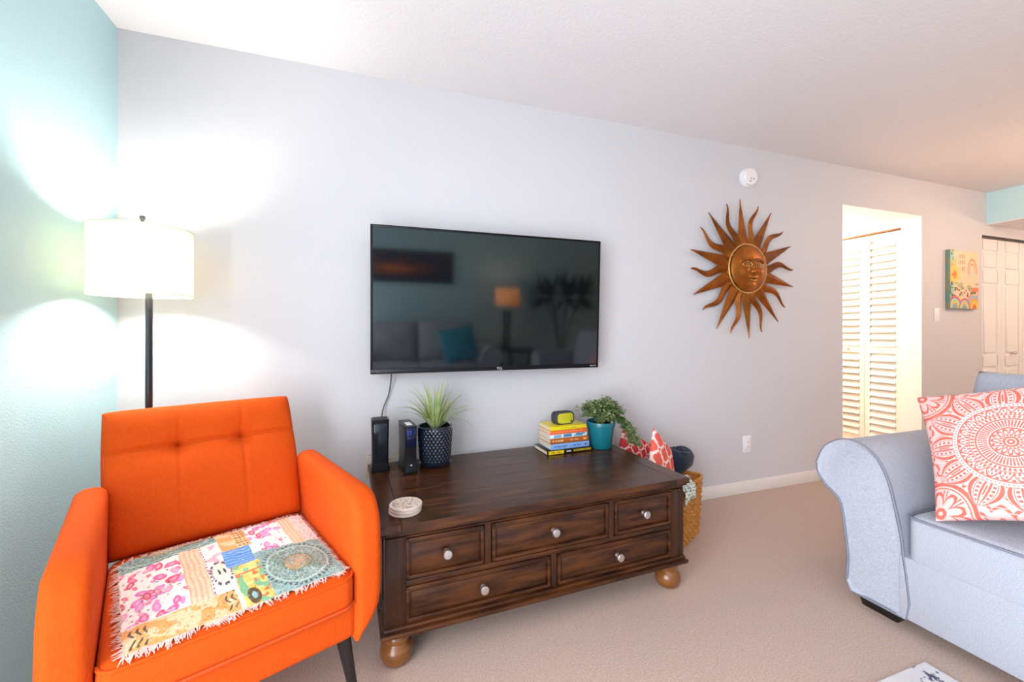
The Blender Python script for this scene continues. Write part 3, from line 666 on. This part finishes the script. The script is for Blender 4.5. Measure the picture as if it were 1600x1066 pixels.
def trellis(c1, c2, k=2.2, w=.075):
    def f(s, t):
        x, y = s*k, t*k; d = np.full(s.shape, 9.)
        for ox in range(-4, 5):
            for oy in range(-4, 5):
                if (ox+oy) % 2: continue
                cx, cy = ox*.8, oy*.8
                q = np.minimum.reduce([np.hypot(x-cx-.26, y-cy), np.hypot(x-cx+.26, y-cy), np.hypot(x-cx, y-cy-.26), np.hypot(x-cx, y-cy+.26)])
                d = np.minimum(d, np.abs(q-.36))
        o = np.ones(s.shape+(3,))*np.array(lin(c1)); return mixc(o, smoothstep(w, w*.6, d), c2)
    return f
p_ = pillow('cushion', .33, .33, .075, M_attr, None, 110, trellis('ef6354', 'fbe6e0'))
tag(p_, 'coral cushion with white trellis print standing in the basket', 'cushion')
p_.location = (2.580, -.300, .366); p_.rotation_euler = (math.radians(-12), math.radians(38), math.radians(24))
p2 = pillow('cushion', .27, .27, .08, M_attr, None, 90, trellis('c42d36', 'f3cfc8', 2.6))
tag(p2, 'deep red cushion with pale curls tucked behind the coral cushion', 'cushion')
p2.location = (2.505, -.14, .39); p2.rotation_euler = (math.radians(-14), math.radians(30), math.radians(10))
# navy blanket roll: folded swirl
nb = thing('rolled_blanket', 'navy blue rolled fleece blanket in the woven basket', 'blanket', (2.668, -.185, .152), .05)
secs = []
def lean(z): return .100*float(smoothstep(.10, .22, np.array(z)))   # the roll bulges over the rim
for z, r in ((0, .050), (.04, .058), (.12, .070), (.20, .096), (.245, .094), (.272, .078), (.284, .052), (.276, .028), (.266, .008)):
    secs.append([(lean(z)+r*(1+.06*math.sin(3*a+z*9)+.03*math.sin(7*a))*math.cos(a), -.3*lean(z)+r*(1+.06*math.sin(3*a+z*9))*math.sin(a)*.86, z+.010*math.sin(2*a+1)*(z > .1)) for a in [2*pi*k/40 for k in range(40)]])
lofted('roll', secs, M_navy, nb, 80)
sw = []
for k in range(60):
    a = k/60*4.4*pi; r = .012+.066*k/60; sw.append((.10+r*math.cos(a), -.030+r*.86*math.sin(a), .284-.000*k-.030*(r/.08)**3))
tube('fold', sw, [.010+.004*math.sin(k*.7) for k in range(60)], M_navy, nb, 8)
# pale knitted throw hanging over the basket rim
def knit_cols(S, T):
    o = np.ones(S.shape+(3,))*np.array(lin('dfe0d2')); c = np.abs(np.sin(S*26+np.sin(T*40)))*np.abs(np.sin(T*44))
    o = mixc(o, (c > .55)*.9, '6f8e90'); return mixc(o, (vnoise(S*20, T*30, 8) > .7)*.6, '37474f')
S_, T_ = np.meshgrid(np.linspace(0, 1, 70), np.linspace(0, 1, 70), indexing='ij')
prof = np.array([(-.100, .335), (-.112, .350), (-.130, .356), (-.152, .348), (-.172, .325), (-.178, .29), (-.176, .25)])
pt = np.linspace(0, 1, len(prof)); yy = np.interp(T_, pt, prof[:, 0]); zz = np.interp(T_, pt, prof[:, 1])
kt = grid('knitted_throw', -.185+.15*S_+.006*np.sin(T_*20), yy-.004*np.sin(S_*25), zz+.010*np.sin(S_*17)*(1-T_)+.02*np.sin(S_*3), M_attr, None, knit_cols(S_, T_))
md_ = kt.modifiers.new('thick', 'SOLIDIFY'); md_.thickness = .006; md_.offset = 1
tag(kt, 'pale patterned knit throw draped over the basket rim', 'throw'); at(kt, (*BK, 0), BA)

# ------------------------------------------------------------------ copper sun on the wall
sn = thing('sun_wall_art', 'copper metal sun with a face and twenty rays hanging on the wall', 'wall art', (3.497, -.028, 1.572))
def ray_mesh(wavy):
    V = []; F = []; n = 26; r0, r1 = .13, (.468 if wavy else .485)
    for k in range(n+1):
        t = k/n; r = r0+(r1-r0)*t
        if wavy: wd = .034*(1-t)**.7+.002; off = .024*math.sin(t*2*pi*1.3)*(.5+.5*t); 
        else: wd = .054*(1-t)+.0015; off = 0
        hgt = .024*(1-t)+.004
        V += [(off-wd, 0, r), (off, -hgt, r), (off+wd, 0, r), (off, .004, r)]
    for k in range(n):
        for j in range(4): F.append((k*4+j, k*4+(j+1) % 4, (k+1)*4+(j+1) % 4, (k+1)*4+j))
    F.append((0, 1, 2, 3)); F.append(tuple(n*4+j for j in (3, 2, 1, 0)))
    return V, F
rm = {}
for k in range(20):
    wv = k % 2
    if wv not in rm:
        V, F = ray_mesh(wv); o = mesh('ray', V, F, M_copper, sn, 25); bm = bmesh.new(); bm.from_mesh(o.data); bmesh.ops.recalc_face_normals(bm, faces=bm.faces[:]); bm.to_mesh(o.data); bm.free(); rm[wv] = o.data
        rm[(wv, 'r')] = o.data.copy(); rm[(wv, 'r')].materials[0] = M_copper_rib
    else:
        o = link(bpy.data.objects.new('ray', rm[(wv, 'r')] if k % 20 in (1, 2, 3, 4, 5, 18, 19, 0) else rm[wv]), sn)
    o.rotation_euler = (0, math.radians(-5+18*k)*-1*-1, 0)
A, Rg = np.meshgrid(np.linspace(0, 2*pi, 161), np.linspace(0, 1, 80), indexing='ij')
fx, fz = .160*Rg*np.cos(A), .160*Rg*np.sin(A); x, z = fx/.16, fz/.16
def g2(cx, cz, sx, sz): return np.exp(-((x-cx)/sx)**2-((z-cz)/sz)**2)
hh = .050*np.sqrt(np.clip(1-.92*Rg**2, 0, 1))+.012
hh += .022*g2(0, -.02, .10, .26)+.018*g2(0, -.16, .13, .10)+.010*(g2(-.12, -.18, .07, .07)+g2(.12, -.18, .07, .07))
hh += .014*(g2(-.42, -.20, .22, .24)+g2(.42, -.20, .22, .24))
for sx in (-1, 1):
    bz = .34-.35*(np.abs(x-sx*.33))**2*2.2; hh += .010*np.exp(-((z-bz)/.045)**2)*smoothstep(.36, .28, np.abs(x-sx*.33))
    hh -= .010*g2(sx*.33, .13, .17, .10); hh += .012*g2(sx*.33, .12, .10, .065); 
hh += .014*g2(0, -.42, .20, .05)+.013*g2(0, -.53, .15, .05)-.010*g2(0, -.475, .20, .02)-.006*g2(0, -.32, .04, .06)
hh += .014*g2(0, -.75, .17, .12)
grid('face', fx, -hh-.012, fz, M_copper, sn, smooth=80)
lathe('back_plate', [(.001, -.004), (.168, -.004), (.172, .012), (.160, .022), (.001, .022)], M_copper, sn, 48).rotation_euler = (pi/2, 0, 0)
tube('rim', [(.168*math.cos(2*pi*k/64), -.026, .168*math.sin(2*pi*k/64)) for k in range(65)], .0065, M_gold, sn, 8)
for k in range(12):
    o = lathe('rivet', [(.001, .005), (.004, .004), (.006, 0), (.001, 0)], M_gold, sn, 10); a = 2*pi*k/12; o.location = (.168*math.cos(a), -.031, .168*math.sin(a)); o.rotation_euler = (pi/2, 0, 0)
def fdep(xx, zz):   # face relief depth at a point
    i = np.argmin((fx-xx)**2+(fz-zz)**2); return -hh.ravel()[i]-.012
for sx in (-1, 1):
    ol = [(sx*.33+.22*math.cos(a), .125+.125*math.sin(a)*(1 if math.sin(a) > 0 else .8)) for a in np.linspace(0, 2*pi, 25)]
    tube('eye_outline', [(a*.16, fdep(a*.16, b_*.16)-.0012, b_*.16) for a, b_ in ol], .0028, M_gold, sn, 6)
    tube('iris', [(sx*.33*.16+.011*math.cos(a), fdep(sx*.0528, .02)-.0012, .02+.011*math.sin(a)) for a in np.linspace(0, 2*pi, 15)], .002, M_gold, sn, 6)
    br_ = [(sx*(.06+.56*t), .22+.18*math.sin(pi*(t*.8+.12))-.06*t) for t in np.linspace(0, 1, 16)]
    tube('brow', [(a*.16, fdep(a*.16, b_*.16)-.001, b_*.16) for a, b_ in br_], .0032, M_copper, sn, 6)
tube('upper_lip', [(a*.16, fdep(a*.16, b_*.16)-.001, b_*.16) for a, b_ in [(-.2+.4*t, -.425+.03*math.sin(2*pi*t+pi/2)*0+.022*abs(math.sin(2*pi*t))) for t in np.linspace(0, 1, 17)]], .0032, M_gold, sn, 6)
tube('lower_lip', [(a*.16, fdep(a*.16, b_*.16)-.001, b_*.16) for a, b_ in [(-.17+.34*t, -.50-.05*math.sin(pi*t)) for t in np.linspace(0, 1, 13)]], .0036, M_gold, sn, 6)

# ------------------------------------------------------------------ small wall things
sd = thing('smoke_detector', 'round white smoke detector on the wall above the sun', 'smoke detector', (3.548, 0, 2.222))
for nm, pr in (('base', [(.001, 0), (.068, 0), (.068, .016), (.001, .016)]), ('cover', [(.001, .015), (.060, .015), (.060, .036), (.054, .042), (.001, .044)])):
    o = lathe(nm, pr, M_white, sd, 40); o.rotation_euler = (pi/2, 0, 0)
for dx, dz in ((-.006, -.016), (.020, -.018), (-.014, -.036)):
    o = lathe('sounder_hole', [(.001, 0), (.0045, 0), (.0045, .0012), (.001, .0012)], mat('dark_hole', (.12, .11, .11), .8), sd, 10); o.rotation_euler = (pi/2, 0, 0); o.location = (dx, -.0435, dz)
ot = thing('wall_outlet', 'white electrical outlet low on the grey wall', 'outlet', (3.546, 0, .341))
box('plate', (-.037, .037, -.006, 0, -.060, .060), M_white, ot, bev=.003)
box('socket_insert', (-.017, .017, -.009, -.005, -.034, .034), M_white, ot, bev=.002)
for zc in (-.018, .018): boxes('slots', [(-.007, -.005, -.0095, -.0085, zc-.004, zc+.004), (.005, .007, -.0095, -.0085, zc-.004, zc+.004), (-.0015, .0015, -.0095, -.0085, zc-.010, zc-.007)], bpy.data.materials['dark_hole'], ot)
ls = thing('light_switch', 'white light switch beside the small canvas picture', 'switch', (5.752, 0, 1.283))
box('plate', (-.037, .037, -.006, 0, -.060, .060), M_white, ls, bev=.003); box('toggle', (-.016, .016, -.011, -.005, -.033, .033), M_white, ls, bev=.003)
# canvas picture
def canvas_cols(S, T):
    o = np.ones(S.shape+(3,))*np.array(lin('f0c49a')); n = vnoise(S*9, T*14, 21); n2 = vnoise(S*30, T*45, 22)
    o = mixc(o, smoothstep(.35, .8, n)*.7, 'eebfae'); o = mixc(o, (n2 > .7)*.4, 'f6dfc0')
    o = mixc(o, (S < .13)*1., '8fc0b0'); o = mixc(o, (S < .11)*(vnoise(S*20, T*14, 23) > .55), '3d3a2e'); o = mixc(o, (S < .2)*(vnoise(S*14, T*12, 24) > .6)*.9, 'd8b424')
    d = np.hypot((S-.14)/.22, (T-.58)/.16); o = mixc(o, smoothstep(1, .7, d), 'e9bf2a'); o = mixc(o, smoothstep(.55, .3, d)*(n2 > .3), 'c85f1e')
    for (a, b_, c, e) in ((.28, .52, .86, .93), (.28, .52, .76, .83), (.34, .52, .64, .72)):
        o = mixc(o, ((S > a) & (S < b_) & (T > c) & (T < e) & (np.sin(S*95) > -.2))*1., 'b08a4a')
    d = np.hypot((S-.78)/.18, (T-.62)/.26); o = mixc(o, ((np.abs(d-.9) < .10) & (T > .60))*1., 'c98f5a'); o = mixc(o, ((np.abs(d-.6) < .08) & (T > .6))*1., 'e58f7a')
    o = mixc(o, (vnoise(S*18, T*22, 25) > .62)*(T < .36)*(T > .2)*.9, '4f4a2c'); o = mixc(o, (vnoise(S*10, T*18, 26) > .6)*(T < .45)*(T > .3)*.7, '7a9a4a')
    o = mixc(o, ((S > .74) & (T > .30) & (T < .37))*1., 'd9692e')
    for cx, cy, R in ((.86, .02, .30), (.16, .0, .24), (.5, .0, .2)):
        d = np.hypot(S-cx, (T-cy)*1.1)/R
        for i, c in enumerate(('d98c8c', '8fb0b8', 'e9a03a', 'e8c83a', 'd8602e')): o = mixc(o, ((d < 1-i*.19) & (T < .24))*1., c if cx > .8 else ('c9556a', '9cc8c0', 'd8c02a', '8aa0b0', '6aa0a8')[i])
    return o
pcv = thing('canvas_picture', 'small colourful abstract canvas beside the light switch', 'picture', (6.094, 0, 1.602))
box('canvas_body', (-.215, .215, -.034, -.002, -.262, .262), mat('canvas_side', (.32, .24, .10), .7, col2=(.10, .30, .26), nscale=9), pcv, bev=.002)
S_, T_ = np.meshgrid(np.linspace(0, 1, 110), np.linspace(0, 1, 140), indexing='ij')
grid('painted_front', -.214+.428*S_, -.0346+0*S_, -.261+.522*T_, M_attr_gloss, pcv, canvas_cols(S_, T_))

# ------------------------------------------------------------------ sofas
ARM = [(-.915, .55), (-.921, .504), (-.951, .46), (-.989, .433), (-1.016, .398), (-1.032, .30), (-1.044, .189), (-1.056, .048),
       (-1.245, .048), (-1.236, .296), (-1.225, .384), (-1.208, .472), (-1.187, .559), (-1.15, .632), (-1.096, .672), (-1.026, .678), (-.951, .63)]
def sofa(label, loc, rz, L=2.1, visible=True):
    so = thing('sofa', label, 'sofa', loc, rz)
    yf = -.46; yb = .44; half = L/2; inn = half-.33
    box('base', (-inn-.02, inn+.02, yf+.002, yb-.02, .052, .285), M_sofa, so, bev=.004)
    loop = smoothpath([(y, z) + (0,) for y, z in ARM+ARM[:1]], 3)[:-1]
    # keep the two bottom corners crisp
    for s in (-1, 1):
        def prof(y, inset=0.):
            c = (-1.09, .40); out = []
            for a, b_, _ in loop:
                k = 1-inset; aa = c[0]+(a-c[0])*k; bb = c[1]+(b_-c[1])*k
                out.append((s*(half-(-.915-aa)), y, max(bb, .05)))
            return out
        arm = lofted('arm', [prof(yf+.012, .06), prof(yf+.002, .025), prof(yf, .0), prof(yf+.02, 0), prof(yb-.02, 0), prof(yb, .03)], M_sofa, so, 50)
        q = prof(yf+.004, -.004); tube('welt', q+q[:1], .0048, M_welt, arm, 6)
    box('back_frame', (-inn-.1, inn+.1, .22, yb, .06, .80), M_sofa, so, bev=.04, seg=4)
    for i in range(2):
        cx = -inn/2+i*inn
        scn = rbox('seat_cushion', inn/2-.002, .335, .282, .452, .035, .028, M_sofa, so, cx, yf+.337, crown=.022, eb=.005)
        q = [(p[0], p[1], .441) for p in rrect(inn/2-.001, .335, .035, 6, cx, yf+.336)]; tube('welt', q+q[:1], .0045, M_welt, scn, 6)
        bc = pillow('back_cushion', inn+.045, .52, .32, M_sofa, so, 36, None, .01, .24); bc.location = (cx*1.06, .090, .71); bc.rotation_euler = (math.radians(-9), 0, 0)
    for sx in (-1, 1):
        for y in (yf+.09, yb-.10):
            x = sx*(half-.225)
            lofted('leg', [rrect(hx, hy, .004, 2, x, y, z) for hx, hy, z in ((.062, .055, 0), (.074, .066, .055))], M_darkleg, so)
    return so
sofa('grey fabric sofa with rolled arm and mandala pillow at the edge of the rug', (3.39, -1.965, 0), -pi/2)
def mandala(s, t):
    o = np.ones(s.shape+(3,))*np.array(lin('f4dad6')); C = 'e2705f'; C2 = 'efa79c'
    x, y = s, t; r = np.hypot(x, y); a = np.arctan2(y, x)
    def ringm(r0, w): return (np.abs(r-r0) < w)
    m = np.zeros(s.shape, bool); fill = np.zeros(s.shape, bool)
    m |= ringm(.03, .013) | ringm(.07, .013)
    ap = np.abs(((a*16/(2*pi)) % 1)-.5)*2
    d = np.hypot((r-.145)/.06, ap*1.15); m |= (np.abs(d-.8) < .26) & (r > .085) & (r < .21)
    m |= ringm(.218, .011)
    m |= (np.sin(a*60) > -.35) & (r > .24) & (r < .352)
    m |= ringm(.372, .011)
    m |= (np.sin(a*52) > -.1) & (r > .39) & (r < .435)
    m |= ringm(.448, .006)
    sc_ = np.abs(np.sin(a*11)); m |= (np.abs(r-(.475+.095*sc_)) < .015) | ((r > .455) & (r < .49) & (np.sin(a*66) > .0)) | ((r > .50) & (r < .47+.07*sc_) & (np.sin(a*88) > .2)) | ((r > .545) & (r < .575) & (sc_ < .35))
    m |= ringm(.585, .008)
    wr = (r > .597) & (r < .645)
    o = mixc(o, (wr & (np.abs(r-.62) < .011) & (np.sin(a*90) > .1))*1., 'b99492')
    bgz = r > .645
    # ground outside the centre: scalloped fan motif
    fan = np.abs(np.sin(a*16)); m |= bgz & (np.abs(((r-.645)*7+fan*.55) % 1-.5) < .17) & (np.sin(r*130+a*9) > -.75)
    fill |= bgz
    for cx, cy in ((-.92, .92), (.92, .92), (-.92, -.92), (.92, -.92)):
        q = np.hypot(x-cx, y-cy); b_ = np.arctan2(y-cy, x-cx); g = (q < .42) & (r > .66)
        mm = (np.abs(q-.39) < .026) | (np.abs(q-.335) < .008) | ((q > .09) & (q < .29) & (np.abs(q-(.12+.16*np.abs(np.cos(b_*4)))) < .030)) | (np.abs(q-.05) < .022) | ((q > .20) & (q < .31) & (np.sin(b_*40) > .3) & (np.abs(np.cos(b_*4)) < .6))
        m = np.where(g, mm, m)
    for k in range(12):
        an = k*pi/6; X = x*np.cos(an)+y*np.sin(an); Y = -x*np.sin(an)+y*np.cos(an)
        u = (X-.60)/.40; ins = (u > 0) & (u < 1) & (r > .648)
        wdt = .185*np.clip(np.sin(np.clip(u*.80+.20, 0, 1)*pi), 0, 1)**.75
        e = np.abs(Y)/np.maximum(wdt, 1e-3); inner = ins & (e < 1.06)
        mm = ((e < 1) & (e > .74)) | ((e > .60) & (e < .66)) | ((e < .54) & (e > .34) & (np.sin(X*110) > -.2)) | ((e < .26) & (e > .12)) | ((e < .05) & (u > .25) & (u < .6))
        m = np.where(inner, mm, m); fill = np.where(inner & (e < .3), True, np.where(inner, False, fill))
    o = mixc(o, (fill & ~m)*.35, C2)
    return mixc(o, m*1., C)
pm = pillow('throw_pillow', .51, .50, .15, M_attr, None, 400, mandala, .085, .40)
tag(pm, 'coral and white mandala print pillow leaning on the grey sofa', 'pillow')
pm.matrix_world = Matrix.Translation((3.105, -1.48, .735)) @ Matrix.Rotation(-pi/2, 4, 'Z') @ Matrix.Rotation(math.radians(-29), 4, 'X') @ Matrix.Rotation(math.radians(-20), 4, 'Y')

# rug ------------------------------------------------------------------------
def rug_cols(S, T):
    o = np.ones(S.shape+(3,))*np.array(lin('dcd8da')); o = mixc(o, vnoise(S*70, T*70, 31)*.35, 'c6c2c8')
    x = (1-S)*2.25; y = (1-T)*1.9
    bnd = (np.abs(y-.055) < .014)*(vnoise(x*110, y*130, 33) > .62)+(np.abs(x-.055) < .014)*(vnoise(x*130, y*110, 34) > .62)
    o = mixc(o, np.clip(bnd, 0, 1)*1., '4a4c66')
    return mixc(o, ((vnoise(x*60, y*60, 35) > .86) & (vnoise(x*5, y*5, 36) > .5) & (x > .12) & (y > .10))*.9, '565a74')
S_, T_ = np.meshgrid(np.linspace(0, 1, 560), np.linspace(0, 1, 440), indexing='ij')
rg = thing('area_rug', 'off white rug with dark printed border on the carpet', 'rug', (0, 0, 0))
box('backing', (.56, 2.812, -3.10, -1.361, .0005, .009), mat('rug_edge', (.70, .67, .68), .95), rg, bev=.003)
grid('pile', .562+2.248*S_, -3.098+1.735*T_, .0095+0*S_, M_attr, rg, rug_cols(S_, T_))

# ------------------------------------------------------------------ the rest of the room (behind the camera, seen in the television's reflection)
s2 = sofa('grey fabric sofa under the long sunset painting opposite the television', (1.55, -3.64, 0), pi)
tpil = pillow('throw_pillow', .46, .46, .15, mat('teal_cotton', (.02, .30, .42), .9), None, 40)
tag(tpil, 'plain teal pillow on the sofa opposite the television', 'pillow')
tpil.matrix_world = Matrix.Translation((2.06, -3.40, .70)) @ Matrix.Rotation(pi, 4, 'Z') @ Matrix.Rotation(math.radians(-20), 4, 'X') @ Matrix.Rotation(.2, 4, 'Y')
def sunset(S, T):
    n = vnoise(S*6, T*22, 41); n2 = vnoise(S*14, T*40, 42)
    o = np.array(lin('16283c'))*(1-T[..., None])+np.array(lin('0d3a52'))*T[..., None]
    hz = np.exp(-((T-.42)/.16)**2)*np.exp(-((S-.70)/.35)**2)*(.5+.7*n); o = mixc(o, np.clip(hz, 0, 1), 'd8601e'); o = mixc(o, np.clip(hz-.55, 0, 1), 'f3b23a')
    return mixc(o, ((n2 > .6) & (T > .5))*.5, 'a2502e')
pn = thing('sunset_painting', 'long dark blue and orange sunset painting above the sofa', 'painting', (1.525, YB, 1.72), pi)
box('canvas_body', (-.56, .56, -.036, -.002, -.225, .225), mat('painting_side', (.03, .05, .07), .7), pn, bev=.002)
S_, T_ = np.meshgrid(np.linspace(0, 1, 140), np.linspace(0, 1, 70), indexing='ij')
grid('painted_front', -.559+1.118*S_, -.0366+0*S_, -.224+.448*T_, M_attr_gloss, pn, sunset(S_, T_))
et = thing('end_table', 'dark wooden end table between the two grey sofas', 'table', (2.98, -3.62, 0))
box('table_top', (-.24, .24, -.24, .24, .57, .60), M_darkleg, et, bev=.006); box('shelf', (-.22, .22, -.22, .22, .18, .20), M_darkleg, et)
for sx in (-1, 1):
    for sy in (-1, 1): box('leg', (sx*.21-.02, sx*.21+.02, sy*.21-.02, sy*.21+.02, 0, .572), M_darkleg, et)
tl = thing('table_lamp', 'lit table lamp with orange shade on the end table', 'table lamp', (2.80, -3.72, .60))
lathe('base', [(.001, 0), (.085, 0), (.085, .02), (.06, .03), (.001, .03)], M_darkleg, tl, 24)
tubes('twisted_body', [[(.05*math.cos(a0+t*3), .05*math.sin(a0+t*3), .03+.50*t) for t in np.linspace(0, 1, 14)] for a0 in (0, 1.57, 3.14, 4.71)]+[[(.05*math.cos(a0-t*3), .05*math.sin(a0-t*3), .03+.50*t) for t in np.linspace(0, 1, 14)] for a0 in (0, 1.57, 3.14, 4.71)], .009, M_darkleg, tl)
osh = sh_m.copy(); osh.name = 'lit_orange_shade'; osh.node_tree.nodes['Principled BSDF'].inputs['Base Color'].default_value = (.88, .64, .44, 1)
for nd in osh.node_tree.nodes:
    if nd.type == 'BSDF_TRANSLUCENT': nd.inputs[0].default_value = (.95, .68, .44, 1)
secs = [[(r*math.cos(2*pi*k/48), r*math.sin(2*pi*k/48), z) for k in range(48)] for r, z in ((.165, .60), (.165, .85), (.163, .85), (.163, .60), (.165, .60))]
lofted('lamp_shade', secs, osh, tl, 60, cap=False); lathe('bulb', [(.001, .66), (.025, .69), (.03, .72), (.001, .76)], M_bulb, tl, 14)
light('table_lamp_light', 'POINT', (2.80, -3.72, 1.36), 15, (1, .72, .45), shadow_soft_size=.06)
# big dark palm
pa = thing('palm', 'tall dark palm in a black pot in the corner behind the sofa', 'potted plant', (3.66, -3.72, 0))
lathe('pot', [(.001, 0), (.13, 0), (.17, .30), (.16, .31), (.15, .27), (.001, .26)], M_black, pa, 24)
random.seed(3); M_palm = mat('palm_leaf', (.012, .035, .012), .5)
tubes('stem', [smoothpath([(0, 0, .25), (.08*math.cos(a), .08*math.sin(a), .8), (.28*math.cos(a), .28*math.sin(a), 1.35)]) for a in [k*.9 for k in range(7)]], .008, M_palm, pa)
for kk in range(7):
    a = kk*.9; V = []; F = []; base = Vector((.28*math.cos(a), .28*math.sin(a), 1.35))
    for j in range(46):
        b_ = a+random.uniform(-1.3, 1.3); el = random.uniform(-.7, 1.3); L = random.uniform(.25, .50); d = Vector((math.cos(b_)*math.cos(el), math.sin(b_)*math.cos(el), math.sin(el))); sdv = d.cross(Vector((0, 0, 1))).normalized()*.026
        if base.y+d.y*L < -.40: continue
        k = len(V); V += [tuple(base), tuple(base+d*L*.4+sdv), tuple(base+d*L), tuple(base+d*L*.4-sdv)]; F += [(k, k+1, k+2, k+3)]
    mesh('frond', V, F, M_palm, pa, 0)
# ceiling lights -------------------------------------------------------------
M_globe = mat('lit_warm_globe', (1, .9, .75), .5, emit=(1, .70, .42), estr=4)
def ceiling_light(label, x, y, z, power, col):
    c_ = thing('ceiling_light', label, 'ceiling light', (x, y, z))
    lathe('canopy', [(.001, 0), (.15, 0), (.15, -.02), (.001, -.02)], M_knob, c_, 32)
    lathe('glass_bowl', [(.14, -.02), (.13, -.05), (.09, -.08), (.001, -.095)], M_globe, c_, 32)
    light('ceiling_lamp_light', 'POINT', (x, y, z-.17), power, col, shadow_soft_size=.08)
ceiling_light('flush glass ceiling light in the hallway', 4.95, 1.15, DZ, 80, (1, .77, .56))
ceiling_light('flush glass ceiling light over the dining end of the room', 5.75, -1.35, H, 36, (1, .62, .40))
ceiling_light('added unseen ceiling light under the aqua soffit', 7.45, -1.15, 2.138, 30, (1, .68, .46))  # unseen lamp added to brighten the far closet doors
